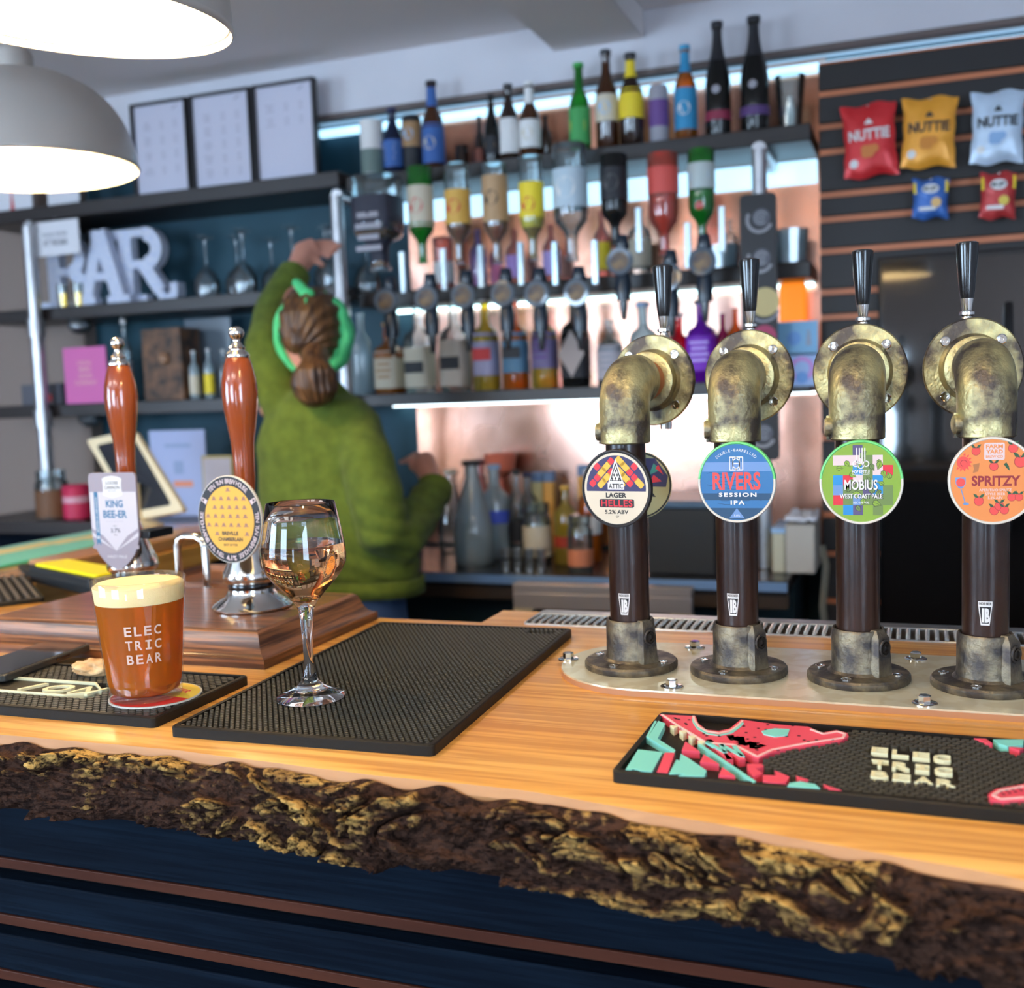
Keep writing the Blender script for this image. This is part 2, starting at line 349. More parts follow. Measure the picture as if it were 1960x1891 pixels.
# bark: a dense skin of flakes and cracks along the live edge
nx, nt_ = 1350, 104
X = np.linspace(-1.62, .58, nx); V = []; Fc = []; hv = []
nv = noise.noise; vo = noise.voronoi
def sm(e, w): e = min(1, e/w); return e*e*(3-2*e)
for i, x in enumerate(X):
    yf = yfront(x); low = .007*nv(Vector((x*6, 9, 0)))+.003*nv(Vector((x*25, 9, 0))); top = .009*nv(Vector((x*8, 4, 0)))+.006*nv(Vector((x*27, 4, 2)))
    ang = .20+.45*nv(Vector((x*2.2, 7, 7)))
    for k in range(nt_):
        t = k/(nt_-1); bul = math.sin(PI*min(1, t*1.02))**.6
        z = ZB-.010+top*(1-t)-(.078+low)*t; y = yf-.004-.020*bul+.016*max(0, t-.75)*4
        w1, w2 = nv(Vector((x*11, z*26, 1))), nv(Vector((x*11, z*26, 8))); w3 = nv(Vector((x*45, z*80, 3)))
        q2 = Vector(((x+z*.9*ang)*8.5+w1*.75+w3*.16, (z-x*ang*.28)*31+w2*.8+w3*.30, 0))
        d, pts = vo(q2); e = d[1]-d[0]; c0 = noise.cell(Vector((pts[0].x*3.1+9, pts[0].y*3.7, 1)))
        q3 = Vector((q2.x*2.6+3, q2.y*2.3+w3*.5, 0)); d2, p2_ = vo(q3); e2 = d2[1]-d2[0]; c1 = noise.cell(Vector((p2_[0].x*5.1, p2_[0].y*2.7, 4)))
        rel = (q2-pts[0]).y
        crack = sm(e, .10); h = crack*(.22+.50*c0)+crack*max(-.3, min(.3, rel*.8))
        h += crack*(.16*c1+.14*sm(e2, .08)) 
        rid = abs(nv(Vector((x*34+w1*2, z*95, 2)))); h += -.30*max(0, .16-rid)/.16*crack
        f1 = nv(Vector((x*120, z*260, 5))); f2 = nv(Vector((x*330, z*520, 7))); h += .11*f1+.09*f2; h = h if h > .3 else h*.6
        edge = min(1, t*11)*min(1, (1-t)*7)
        n_ = Vector((0, -1, .25*(1-2*t))); n_.normalize(); D = .021*h*edge-.001
        V.append((x, y+n_.y*D, z+n_.z*D+(.005*h*edge if t < .5 else 0)))
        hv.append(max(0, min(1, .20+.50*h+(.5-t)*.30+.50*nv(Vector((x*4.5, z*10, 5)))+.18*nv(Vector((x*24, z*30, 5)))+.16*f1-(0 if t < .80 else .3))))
for i in range(nx-1):
    for k in range(nt_-1): a = i*nt_+k; Fc.append((a, a+1, a+nt_+1, a+nt_))
b = B(); b.v = V; b.f = Fc; b.m = [0]*len(Fc)
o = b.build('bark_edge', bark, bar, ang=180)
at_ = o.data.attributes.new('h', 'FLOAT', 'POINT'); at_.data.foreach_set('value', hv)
# navy front: boards and red-brown battens, each a piece
z = 1.03; k = 0; rowh = [.118]+[.044]*15
for k, hgt in enumerate(rowh):
    if z-hgt < .05: break
    B().box((-2.0, .932, z-hgt), (.75, .955, z)).build('board', navy, bar, bevel=.002)
    B().box((-2.0, .930, z-hgt-.012), (.75, .955, z-hgt)).build('batten', redwood, bar, bevel=.001)
    z -= hgt+.026
B().box((-2.05, .956, 0), (.75, .98, 1.05)).build('backing', blackm, bar)
B().box((-1.50, 1.38, 0), (.75, 1.42, 1.045)).build('rear_panel', blackm, bar)
# return of the bar to the left
rb = thing('return_counter', 'honey oak return of the bar running away towards the back wall', 'bar counter')
B().box((-2.05, 1.441, ZB-.05), (-1.60, 2.50, ZB)).build('worktop', oak_y, rb, bevel=.004)
B().box((-1.98, 1.45, 0), (-1.64, 2.45, ZB-.05)).build('base', navy, rb)
o = B().box((-1.705, 1.70, ZB), (-1.61, 2.28, ZB+.028)).build('oak_serving_board', wood('board_oak', (.40, .19, .08), (.52, .27, .12), (.2, .08, .03), 1, 26, .3), bevel=.004)
tag(o, 'thick oak board lying on the return counter in front of the till', 'wooden board')
# green and cream bar towel
tb = B(); V = []; Fc = []; nxx, nyy = 14, 40
for i in range(nxx+1):
    for j in range(nyy+1):
        x = -2.07+.25*i/nxx; y = 1.46+.86*j/nyy
        V.append((x, y, ZB+.006+.0015*nv(Vector((x*9, y*5, 0)))))
for i in range(nxx):
    for j in range(nyy):
        a = i*(nyy+1)+j; Fc.append((a, a+nyy+1, a+nyy+2, a+1))
tb.add(V, Fc)
greenc = M('green_towelling', (.05, .44, .25), .9, bump=.5, bscale=500, sheen=.3); creamc = M('cream_towelling', (.80, .66, .30), .9, bump=.5, bscale=500)
o = tb.build('bar_towel', [greenc, creamc]); so = o.modifiers.new('solid', 'SOLIDIFY'); so.thickness = .005
for p in o.data.polygons:
    c = p.center
    if .34 < (c.x+2.07)/.25+.25*math.sin(c.y*4.2) < .66: p.material_index = 1
tag(o, 'green and cream bar towel laid along the far left counter edge', 'bar towel')

# plinths of brown oak under the hand pumps
def plinth(name, label, x0, x1, y0, y1, h, parent=None):
    t = thing(name, label, 'pump plinth')
    prof = [(0, 0), (0, .012), (.004, .0125), (.010, .016), (.015, .024), (.018, .033), (.021, .040), (.026, h)]
    V = []; n = len(prof)
    for d, z in prof: V += [(x0+d, y0+d, ZB+z), (x1-d, y0+d, ZB+z), (x1-d, y1-d, ZB+z), (x0+d, y1-d, ZB+z)]
    for nm, k, mt in (('front_moulding', 0, darkoak), ('side_moulding', 1, darkoak_y), ('back_moulding', 2, darkoak), ('side_moulding', 3, darkoak_y)):
        bb = B(); vv = []
        for i in range(n): vv += [V[i*4+k], V[i*4+(k+1) % 4]]
        bb.add(vv, [(2*i, 2*i+1, 2*i+3, 2*i+2) for i in range(n-1)]); bb.build(nm, mt, t, ang=28)
    d = prof[-1][0]; B().box((x0+d, y0+d, ZB+h-.012), (x1-d, y1-d, ZB+h)).build('top_board', darkoak, t); return t
plinth('pump_plinth', 'moulded brown oak plinth on the bar carrying both hand pumps', -1.255, -.765, 1.128, 1.432, .0435)
plinth('spare_plinth', 'low brown oak block under the chrome arched rail behind the pump plinth', -1.25, -.99, 1.445, 1.66, .028)
# ================================================================== BAR MATS
def glyph_I(b, x, y, w, h, z0, z1=None, k=.24):
    for P in ([(x-w/2, y-h/2), (x+w/2, y-h/2), (x+w/2, y-h/2+h*k), (x-w/2, y-h/2+h*k)], [(x-w/2, y+h/2-h*k), (x+w/2, y+h/2-h*k), (x+w/2, y+h/2), (x-w/2, y+h/2)], [(x-w*.17, y-h/2+h*k), (x+w*.17, y-h/2+h*k), (x+w*.17, y+h/2-h*k), (x-w*.17, y+h/2-h*k)]):
        b.prism(P, z0, z1) if z1 is not None else b.poly(P, z0)

def nub_field(x0, x1, y0, y1, px_, py_, sx, sy, h, z, keep=None, n=6, slant=0):
    V = []; Fc = []; j = 0; y = y0
    ca = [(math.cos(2*PI*k/n+PI/6), math.sin(2*PI*k/n+PI/6)) for k in range(n)]
    while y <= y1:
        x = x0+(px_/2 if j % 2 else 0)
        while x <= x1:
            if keep is None or keep(x, y):
                q = len(V); V += [(x+c*sx*1.15, y+s*sy*1.15, z) for c, s in ca]+[(x+c*sx, y+s*sy, z+h) for c, s in ca]
                Fc += [tuple(range(q+n, q+2*n))]+[(q+k, q+(k+1) % n, q+n+(k+1) % n, q+n+k) for k in range(n)]
            x += px_
        y += py_; j += 1
    b = B(); b.v = V; b.f = Fc; b.m = [0]*len(Fc); return b
def mat_base(t, x0, x1, y0, y1, h, m, rim=.006, r=.006):
    b = B(); P = rrect(x0, y0, x1, y1, r, 4); Q = rrect(x0+rim, y0+rim, x1-rim, y1-rim, r*.5, 4); n = len(P); zf = h*.45
    V = [(x, y, 0) for x, y in P]+[(x, y, h-.0012) for x, y in P]
    P2 = rrect(x0+.0012, y0+.0012, x1-.0012, y1-.0012, r, 4)
    V += [(x, y, h) for x, y in P2]+[(x, y, h) for x, y in Q]+[(x, y, zf) for x, y in Q]
    Fc = [tuple(range(n-1, -1, -1)), tuple(range(4*n, 5*n))]
    for a in range(4): Fc += [(a*n+k, a*n+(k+1) % n, (a+1)*n+(k+1) % n, (a+1)*n+k) for k in range(n)]
    b.add(V, Fc); return b.build('base', m, t, ang=30)
MH = .011
# large plain mat under the wine glass
q_ = [at(u, v, Z=ZB+MH) for u, v in ((323, 1389), (829, 1428), (1095, 1202), (729, 1190))]; MC = sum(q_, Vector())/4; MA = math.atan2((q_[1]-q_[0]+q_[2]-q_[3]).y, (q_[1]-q_[0]+q_[2]-q_[3]).x)
MX, MY = ((q_[1]-q_[0]).length+(q_[2]-q_[3]).length)/4, ((q_[3]-q_[0]).length+(q_[2]-q_[1]).length)/4
t = thing('bar_mat', 'large plain black rubber bar mat under the wine glass', 'bar mat', (MC.x, MC.y, ZB), MA)
mat_base(t, -MX, MX, -MY, MY, MH, rubber)
lg = lambda x, y: not (MX-.056 < x < MX-.016 and MY-.034 < y < MY-.018)
b = nub_field(-MX+.009, MX-.009, -MY+.009, MY-.009, .0064, .0052, .0021, .0021, MH*.55, MH*.42, lg)
o = b.build('nub', rubber_r, t, smooth=False); o['kind'] = 'stuff'
# left mat with cream lettering
fr_, br_ = at(296, 1375, Z=ZB+MH), at(475, 1292, Z=ZB+MH); LH = (br_-fr_).length/2; LM = Vector((-.29+(fr_.x+br_.x)/2, (fr_.y+br_.y)/2-.003, 0))
t = thing('bar_mat', 'black rubber bar mat with cream ON lettering beneath the phone and pint', 'bar mat', (LM.x, LM.y, ZB), .012)
mat_base(t, -.31, .29, -LH, LH, MH, rubber)
LO = lambda u, v: (at(u, v, Z=ZB+MH).x-LM.x, at(u, v, Z=ZB+MH).y-LM.y)
bx1, by0, by1 = LO(212, 1315)[0], LO(165, 1335)[1], LO(110, 1303)[1]; bx0 = bx1-.42; ON_ = LO(140, 1320)
b = nub_field(-.30, .281, -LH+.009, LH-.009, .0094, .0058, .0042, .0022, MH*.55, MH*.42, lambda x, y: not (bx0-.004 < x < bx1+.004 and by0-.003 < y < by1+.003), n=8)
o = b.build('nub', rubber_r, t, smooth=False); o['kind'] = 'stuff'
zz = MH*.45
b = B(); ol = [(bx0, by0), (bx1-.030, by0), (bx1, (by0+by1)/2), (bx1-.030, by1), (bx0, by1)]
for (p, q) in zip(ol, ol[1:]):
    L_ = math.hypot(q[0]-p[0], q[1]-p[1]); nx_, ny_ = -(q[1]-p[1])/L_*.0010, (q[0]-p[0])/L_*.0010
    b.prism([(p[0]-nx_, p[1]-ny_), (q[0]-nx_, q[1]-ny_), (q[0]+nx_, q[1]+ny_), (p[0]+nx_, p[1]+ny_)], zz, MH+.001)
b.build('raised_border', cream, t, smooth=False)
B().prism([(bx0, by0), (bx1-.030, by0), (bx1, (by0+by1)/2), (bx1-.030, by1), (bx0, by1)], zz, .0085).build('letter_panel', rubber, t, smooth=False)
b = B(); text(b, 'ON', ON_[0]-.002, ON_[1], w=.074, h=(by1-by0)*.56, z=.0099, off=.01, shear=.30, ex=.0016, sp=1.3)
text(b, 'I', ON_[0]-.060, ON_[1], h=(by1-by0)*.56, z=.0099, off=.02, shear=.5, ex=.0016); b.build('raised_lettering', cream, t, smooth=False)
# right mat, pink and mint raised shapes
q_ = [at(u, v, Z=ZB+MH) for u, v in ((1178, 1475), (1257, 1361), (1960, 1415), (1960, 1549.5))]; RA = math.atan2((q_[2]-q_[1]).y, (q_[2]-q_[1]).x)
RW, RD = .30, (q_[1]-q_[0]).length/2; RX, RY = (q_[0].x+q_[1].x)/2+RW*math.cos(RA), (q_[0].y+q_[1].y)/2+RW*math.sin(RA)
t = thing('bar_mat', 'black rubber bar mat with pink and mint raised shapes and cream lettering', 'bar mat', (RX, RY, ZB), RA)
mat_base(t, -RW, RW, -RD, RD, MH, rubber)
def loc_of(u, v, z=ZB+MH):
    p = at(u, v, Z=z)-Vector((RX, RY, ZB)); a = -RA; return (p.x*math.cos(a)-p.y*math.sin(a), p.x*math.sin(a)+p.y*math.cos(a))
lx0 = loc_of(1690, 1440)[0]
def keep_r(x, y):
    if inside((x, y), LETB) or inside((x, y), TONG) or inside((x, y), PINK): return False
    return not inside((x, y), FLAT)
def inside(p, poly):
    x, y = p; r = False
    for (a, b_), (c, d) in zip(poly, poly[1:]+poly[:1]):
        if (b_ > y) != (d > y) and x < (c-a)*(y-b_)/(d-b_)+a: r = not r
    return r
S_ = lambda pts: [loc_of(1160+u/2.45, 1320+v/2.45) for u, v in pts]           # outline points read off one photo crop
PINK = S_([(250, 118), (420, 126), (432, 160), (470, 190), (530, 196), (580, 185), (610, 160), (632, 142), (800, 165), (950, 176), (1010, 205), (1080, 192), (1130, 205), (1138, 222), (1100, 242), (1000, 258), (900, 272), (780, 296), (715, 326), (690, 318), (560, 262), (470, 250), (440, 235), (330, 172)])
FLAT = S_([(60, 60), (1180, 120), (1140, 190), (1120, 225), (900, 262), (760, 300), (726, 330), (745, 360), (800, 375), (880, 405), (1000, 440), (1105, 480), (1000, 560), (0, 460)])
FLAT2 = S_([(1700, 200), (2300, 230), (2300, 310), (1900, 296), (1790, 262)])
LETB = S_([(1236, 262), (1622, 290), (1668, 442), (1246, 412)])
TONG = S_([(1790, 495), (1830, 468), (1960, 445), (2200, 420), (2200, 520), (1960, 522), (1870, 530), (1800, 520)])
b = nub_field(-RW+.012, RW-.012, -RD+.010, RD-.010, .0078, .0066, .0034, .0024, MH*.55, MH*.42, lambda x, y: keep_r(x, y) and not inside((x, y), FLAT2), n=8)
o = b.build('nub', rubber_r, t, smooth=False); o['kind'] = 'stuff'
zt = MH+.0005
def shp(P, m, n, z0=zz, z1=zt): B().prism(P, z0, z1).build(n, m, t, smooth=False)
shp(PINK, pinkr, 'pink_shape'); shp(TONG, pinkr, 'pink_shape')
for P in ([(372, 245), (412, 272), (440, 292), (355, 286)], [(458, 306), (530, 350), (440, 342)], [(545, 366), (606, 408), (528, 404)],
          [(275, 298), (322, 298), (290, 392), (238, 388)], [(890, 405), (950, 425), (905, 428)], [(1018, 445), (1105, 475), (1045, 470)],
          [(1725, 230), (1780, 232), (1812, 254), (1790, 254)], [(1890, 270), (1960, 275), (1940, 288)],
          [(660, 350), (730, 350), (740, 362), (700, 372), (735, 395), (690, 408), (665, 380)], [(790, 380), (860, 410), (845, 436), (780, 440), (735, 430), (735, 402), (800, 405)]):
    shp(S_(P), pinkr, 'pink_shape')
for P in ([(245, 148), (278, 160), (242, 232), (325, 285), (318, 300), (196, 226)], [(228, 148), (238, 150), (196, 226), (188, 222)],
          [(150, 282), (265, 296), (215, 388), (165, 384), (130, 372), (118, 378), (92, 376)], [(350, 302), (385, 322), (472, 382), (462, 410), (340, 406), (372, 396), (295, 398), (330, 330), (345, 335)],
          [(430, 258), (444, 256), (704, 432), (692, 438)], [(860, 440), (910, 432), (980, 445), (1004, 466), (850, 456)], [(1815, 236), (1960, 236), (1955, 262), (1880, 268), (1840, 255)]):
    shp(S_(P), tealr, 'mint_shape')
def strokes(pts, w, z0, z1, m, n):
    P = S_(pts); b = B()
    for p, q in zip(P, P[1:]):
        L_ = math.hypot(q[0]-p[0], q[1]-p[1]) or 1; nx_, ny_ = -(q[1]-p[1])/L_*w/2, (q[0]-p[0])/L_*w/2
        b.prism([(p[0]-nx_, p[1]-ny_), (q[0]-nx_, q[1]-ny_), (q[0]+nx_, q[1]+ny_), (p[0]+nx_, p[1]+ny_)], z0, z1)
    b.build(n, m, t, smooth=False)
arch = [(410, 128), (415, 150), (435, 178), (475, 200), (530, 208), (585, 196), (620, 172), (640, 150)]
strokes(arch, .0022, zt-.001, zt+.0008, palepink, 'pale_line'); strokes([(262, 120), (330, 168), (470, 252), (600, 262), (710, 318), (780, 285), (900, 262), (1040, 240), (1110, 230), (1122, 212), (1085, 200), (1020, 212), (960, 190)], .0022, zt-.001, zt+.0008, palepink, 'pale_line')
strokes([(1960, 510), (1850, 518), (1815, 500), (1850, 478), (1960, 458)], .0022, zt-.001, zt+.0008, palepink, 'pale_line')
strokes([(x, y+10) for x, y in arch], .003, zt-.001, zt+.0006, tealr, 'mint_line')
strokes([(470, 248), (560, 300), (540, 262), (640, 318), (600, 268)], .004, zt-.001, zt+.0008, tealr, 'mint_line'); shp(S_([(730, 200), (790, 188), (860, 192), (850, 220), (790, 226), (740, 215)]), tealr, 'mint_shape', zt-.001, zt+.001)
strokes([(480, 236), (580, 330), (560, 270), (640, 330)], .006, zz, zt, pinkr, 'pink_zigzag'); strokes([(580, 215), (600, 240), (630, 222), (640, 262), (690, 248), (690, 278), (740, 260)], .007, zz, zt, pinkr, 'pink_zigzag')
for i in range(4):
    x, y = 300+i*43, 172+i*24; shp(S_([(x, y), (x+42, y+2), (x+18, y+16)]), cream, 'cream_triangle', zz, zt+.0006)
b = B()
for i in range(90):
    u, v = random.uniform(270, 1100), random.uniform(125, 290); p = S_([(u, v)])[0]
    if inside(p, PINK) and min(math.hypot(p[0]-q[0], p[1]-q[1]) for q in PINK) > .006: b.disc(p[0], p[1], .0016, zt+.0003, 0, 8)
for i in range(8): p = S_([(1850+i*14, 490-i*3+(8 if i % 2 else -6))])[0]; b.disc(p[0], p[1], .0014, zt+.0003, 0, 8)
b.build('dot', rubber, t, smooth=False)
b = B(); lc = [loc_of(1679+ (x), y) for x, y in ((0, 0), (0, 0))]
B().prism(LETB, zz, .0078).build('letter_panel', rubber, t, smooth=False)
rows = (('ELEC', (1672, 1430), (1815, 1444)), ('TRIC', (1672, 1454), (1818, 1468)), ('BEAR', (1672, 1476), (1822, 1492)))
for s, p0, p1 in rows:
    for i, ch in enumerate(s):
        f_ = i/3; u = p0[0]+12+(p1[0]-p0[0]-24)*f_; v = p0[1]+7+(p1[1]-p0[1])*f_; q = loc_of(u, v)
        c_ = B(); glyph_I(c_, q[0], q[1], .011, .0150, .0076, .0116) if ch == 'I' else text(c_, ch, q[0], q[1], w=.0138, h=.0150, z=.0096, off=.008, ex=.0020)
        c_.build('raised_letter', cream, t, smooth=False)

# ================================================================== STEEL PLATE, BOLTS, DRIP GRILLE
t = thing('steel_plate', 'scuffed round-ended steel mounting plate beneath the four beer taps', 'metal plate')
pf_, pb_ = at(1500, 1338, Z=ZB+.008).y, at(1790, 1254, Z=ZB+.008).y; print('plate', pf_, pb_)
P = [(.75, pf_), (.75, pb_)]; rp = (pb_-pf_)/2; cyp = (pf_+pb_)/2; cxp = at(1053, 1285, Z=ZB+.008).x+rp
P += [(cxp+rp*math.cos(PI/2+PI*i/24), cyp+rp*math.sin(PI/2+PI*i/24)) for i in range(25)]
P = P[::-1]
sh = lambda d: [(x+(d if x < .7 and x < cxp else 0)*0+(cxp-x)*(d/rp if x < cxp else 0), cyp+(y-cyp)*(1-d/rp)) for x, y in P]
B().prism(P, ZB, ZB+.006).build('backing_board', M('tan_edge', (.42, .20, .10), .5), t, ang=30)
B().prism(sh(.0006), ZB+.006, ZB+.008).build('top_sheet', plate_m, t, ang=30)
ZP = ZB+.008
def hexa(r, n=6, a=0): return [(r*math.cos(2*PI*k/n+a), r*math.sin(2*PI*k/n+a)) for k in range(n)]
bolt0 = None
for (u, v), lb in zip(((1088, 1262), (1330, 1240), (1286, 1315), (1753, 1262), (1770, 1347)),
        ('hex bolt with washer at the rounded end of the steel plate', 'hex bolt behind and between the first two taps', 'hex bolt at the front plate edge below the first tap gap', 'hex bolt behind and between the third and fourth taps', 'hex bolt at the front plate edge between the third and fourth taps')):
    p = at(u, v, Z=ZP)
    if bolt0 is None:
        bolt0 = t = thing('hex_bolt', lb, 'bolt', p, .3, 'hex bolts holding the steel plate')
        B().lathe([(.0045, 0), (.0125, 0), (.0125, .0012), (.0115, .0018), (.0045, .0018)], 28).build('washer', chrome, t)
        b = B(); b.prism(hexa(.0066), .0018, .0085); b.prism(hexa(.0055), .0085, .0091); b.build('head', chrome, t, smooth=False, bevel=.0004)
    else:
        t = copy_tree(bolt0); t.location = p; t.rotation_euler.z = u*.37; t['label'] = lb
t = thing('drip_grille', 'stainless drip tray grille with close slats behind the taps', 'drip tray')
gx0, gx1, gy0, gy1 = -.530, .74, 1.443, 1.528
b = B(); b.box((gx0, gy1-.026, ZB-.012), (gx1, gy1, ZB+.004)).box((gx0-.004, gy0, ZB-.012), (gx0, gy1, ZB+.003)).box((gx0, gy0-.003, ZB-.012), (gx1, gy0, ZB+.002))
b.build('frame', steel, t, bevel=.001)
B().box((gx0, gy0, ZB-.05), (gx1, gy1-.02, ZB-.03)).build('tray', M('brown_tray', (.22, .10, .04), .5, .3), t)
mb = B(); mb.tube([(0, gy0+.001, ZB-.008), (0, gy0+.004, ZB-.0015), (0, gy0+.012, ZB+.001), (0, gy1-.026, ZB+.001)], .0028, 8)
me = mb.mesh('slat', M('bright_slat', (.82, .82, .80), .25, .7)); x = gx0+.006
while x < gx1: o = link('slat', me, t); o.location.x = x; x += .0116

# ================================================================== TAPS
TP = [(at(u, v, Z=ZB+.0175).x, at(u, v, Z=ZB+.0175).y) for u, v in ((1210, 1257), (1415, 1268), (1642, 1287), (1886, 1298))]
print('taps', TP, MC, MX, MY, RX, RY, RD, RA)
TP = [(x, 1.2165) for x, y in TP]
def solve_angle(P, d, z, u):
    best = min((abs(px((P[0]-d*math.sin(a), P[1]+d*math.cos(a), z))[0]-u), a) for a in [i*.004 for i in range(-200, 200)]); return best[1]
LZ = ZP
screw_me = None
def screw_mesh():
    b = B(); b.lathe([(0, 0), (.0058, 0), (.0058, .0010), (.0048, .0016), (.0022, .0014), (.0020, .0004)], 20, caps=False); return b.mesh('screw', chrome)
screw_me = screw_mesh()
hole_me = B().prism(hexa(.0036), 0, .0006).mesh('socket', blackm, False)
def elbow_geo():
    b = B(); z1, R_, r = .300, .034, .0305
    P = [(0, 0, .262), (0, 0, .2635), (0, 0, .270), (0, 0, z1)]; rr = [.0285, .0305, .0307, .0305]
    for i in range(1, 13): a = PI/2*i/12; P.append((0, R_*(1-math.cos(a)), z1+R_*math.sin(a))); rr.append(.0305+.0008*math.sin(PI*i/12))
    P += [(0, R_+.016, z1+R_), (0, R_+.0175, z1+R_)]; rr += [.0305, .028]
    b.tube(P, rr, 40)
    b.tube([(-.024, -.006, .276), (-.0335, -.009, .276), (-.0345, -.0092, .276)], [.0105, .0100, .0085], 20)
    b.box((-.033, -.004, .262), (-.020, .010, .288))
    return b
E_ME = elbow_geo().mesh('elbow', cast, ang=40)
def flange_up():
    b = B(); b.X = Matrix.Translation((0, .118, .334)) @ Matrix.Rotation(PI/2, 4, 'X')
    b.lathe([(.020, -.004), (.0555, -.004), (.0560, -.002), (.0560, .003), (.0545, .0050), (.0385, .0056), (.0345, .010), (.0335, .024), (.0345, .0255), (.0345, .0295), (.031, .031), (.024, .031), (.024, .012)], 64)
    b.X = b.X @ Matrix.Translation((.043, 0, .0052))
    text(b, '131-048', 0, -.001, w=.027, h=.0058, z=.0006, off=.03, rot=PI/2, ex=.0006); return b
FU_ME = flange_up().mesh('upper_flange', cast, ang=35)
def base_geo():
    b = B(); b.lathe([(.0565, 0), (.0575, .0015), (.0575, .0065), (.0555, .0088), (.0345, .0098), (.0312, .0125), (.0300, .018), (.0297, .052), (.0292, .0560), (.0282, .0575), (.0262, .0572), (.0252, .055), (.0250, .03)], 64)
    a = -.62; b.X = Matrix.Rotation(a, 4, 'Z')
    b.add([(.020, -.014, .009), (.0375, -.0115, .009), (.0375, .0115, .009), (.020, .014, .009), (.020, -.013, .050), (.0355, -.0095, .050), (.0355, .0095, .050), (.020, .013, .050), (.018, -.008, .0585), (.030, -.006, .0585), (.030, .006, .0585), (.018, .008, .0585)],
          [(0, 1, 5, 4), (1, 2, 6, 5), (2, 3, 7, 6), (4, 5, 9, 8), (5, 6, 10, 9), (6, 7, 11, 10), (8, 9, 10, 11)])
    b.X = b.X @ Matrix.Translation((.034, 0, .040)) @ Matrix.Rotation(PI/2, 4, 'Y'); b.lathe([(.0095, -.004), (.0095, .003), (.0085, .0040), (.0072, .0040), (.0072, .001)], 24)
    return b
BASE_ME = base_geo().mesh('base_flange', cast_d, ang=35)
gb = B(); gb.X = Matrix.Rotation(-.62, 4, 'Z') @ Matrix.Translation((.034, 0, .040)) @ Matrix.Rotation(PI/2, 4, 'Y'); gb.lathe([(0, .001), (.0036, .001), (.0042, .0046), (.0066, .0046), (.0070, .002)], 6, caps=False)
GRUB_ME = gb.mesh('grub_screw', M('dark_screw', (.06, .05, .045), .35, .9), False)
PIPE_ME = B().lathe([(.0243, .05), (.0243, .272)], 48).mesh('pipe', pipe_m)
def handle_geo(): return B().lathe([(.0075, 1.524-LZ), (.0088, 1.53-LZ), (.0118, 1.563-LZ), (.0136, 1.584-LZ), (.0134, 1.588-LZ), (.011, 1.5895-LZ), (0, 1.5895-LZ)], 32)
H_ME = handle_geo().mesh('lever_handle', blackp)
F_ME = B().lathe([(.0118, 1.462-LZ), (.0125, 1.472-LZ), (.0120, 1.482-LZ), (.0088, 1.494-LZ), (.0058, 1.500-LZ), (.0056, 1.503-LZ), (.0092, 1.505-LZ), (.0094, 1.508-LZ), (.0056, 1.510-LZ), (.0060, 1.512-LZ), (.0078, 1.524-LZ)], 28).mesh('ferrule', chrome)
TB = B(); TB.X = Matrix.Translation((0, .122, .334)) @ Matrix.Rotation(-PI/2, 4, 'X'); TB.lathe([(.020, 0), (.020, .02), (.013, .03), (.013, .10)], 24); TB.X = Matrix.Identity(4)
TB.lathe([(.008, .27), (.009, .30), (.013, .32), (.014, .365)], 24, (0, .195, 0)); TB_ME = TB.mesh('tap_body', chrome)
# --- badge artwork
_flat = flat
def flat(n, c, rough=.55, **k): return _flat(n, tuple(x*.72 for x in c) if n.startswith(('print', 'rim')) else c, rough, **k)
cw = flat('print_white', (.85, .82, .80)); ck = flat('print_black', (.015, .014, .018)); cr = flat('print_red', (.75, .03, .05)); cyl = flat('print_yellow', (.90, .52, .06))
cn = flat('print_navy', (.03, .03, .12)); cc = flat('print_cream', (.78, .68, .52)); cb = flat('print_blue', (.03, .17, .42)); cb2 = flat('print_dark_blue', (.015, .07, .16)); cb3 = flat('print_light_blue', (.16, .30, .60))
csal = flat('print_salmon', (.85, .08, .07)); cgr = flat('print_leaf_green', (.25, .42, .04)); cgr2 = flat('print_olive_green', (.16, .25, .07)); ccy = flat('print_cyan', (.02, .27, .62)); cor = flat('print_orange', (.85, .28, .07))
cmar = flat('print_maroon', (.30, .02, .03)); cdg = flat('print_dark_green', (.02, .09, .04)); ctan = flat('print_tan', (.45, .17, .06)); cpk = flat('print_pale_pink', (.80, .62, .62)); cgl = flat('print_grey_lilac', (.36, .31, .36))
clg = flat('print_light_lilac', (.68, .62, .66)); csb = flat('print_steel_blue', (.04, .17, .32)); cam_ = flat('print_amber', (.92, .48, .05)); cmv = flat('print_mauve_brown', (.40, .20, .12)); crg = flat('rim_green', (.18, .72, .22), .3); crc = flat('rim_cream', (.82, .76, .66), .3); cte = flat('print_teal', (.05, .30, .25)); cpu = flat('print_violet', (.10, .08, .2))
R0 = .0405
def badge(parent, loc, rz, rim, art, label=None, r=.0445):
    X = face_mat(loc, rz); b = B(); b.X = X
    b.lathe([(r*.97, -.005), (r, -.004), (r, .0005), (r*.985, .0022), (r*.95, .0024), (r*.935, .0014), (0, .0014)], 72)
    bo = b.build('badge', rim if isinstance(rim, list) else [rim], parent, ang=30)
    if isinstance(rim, list):
        Xi = X.inverted()
        for p in bo.data.polygons: p.material_index = 0 if (Xi @ p.center).y > .003 else 1
    if label: bo['label'] = label
    a = B(); a.X = X @ Matrix.Translation((0, 0, .0016)); mats = art(a); a.build('printed_face', mats, bo, smooth=False)
def lit(a, i): return i*.00004
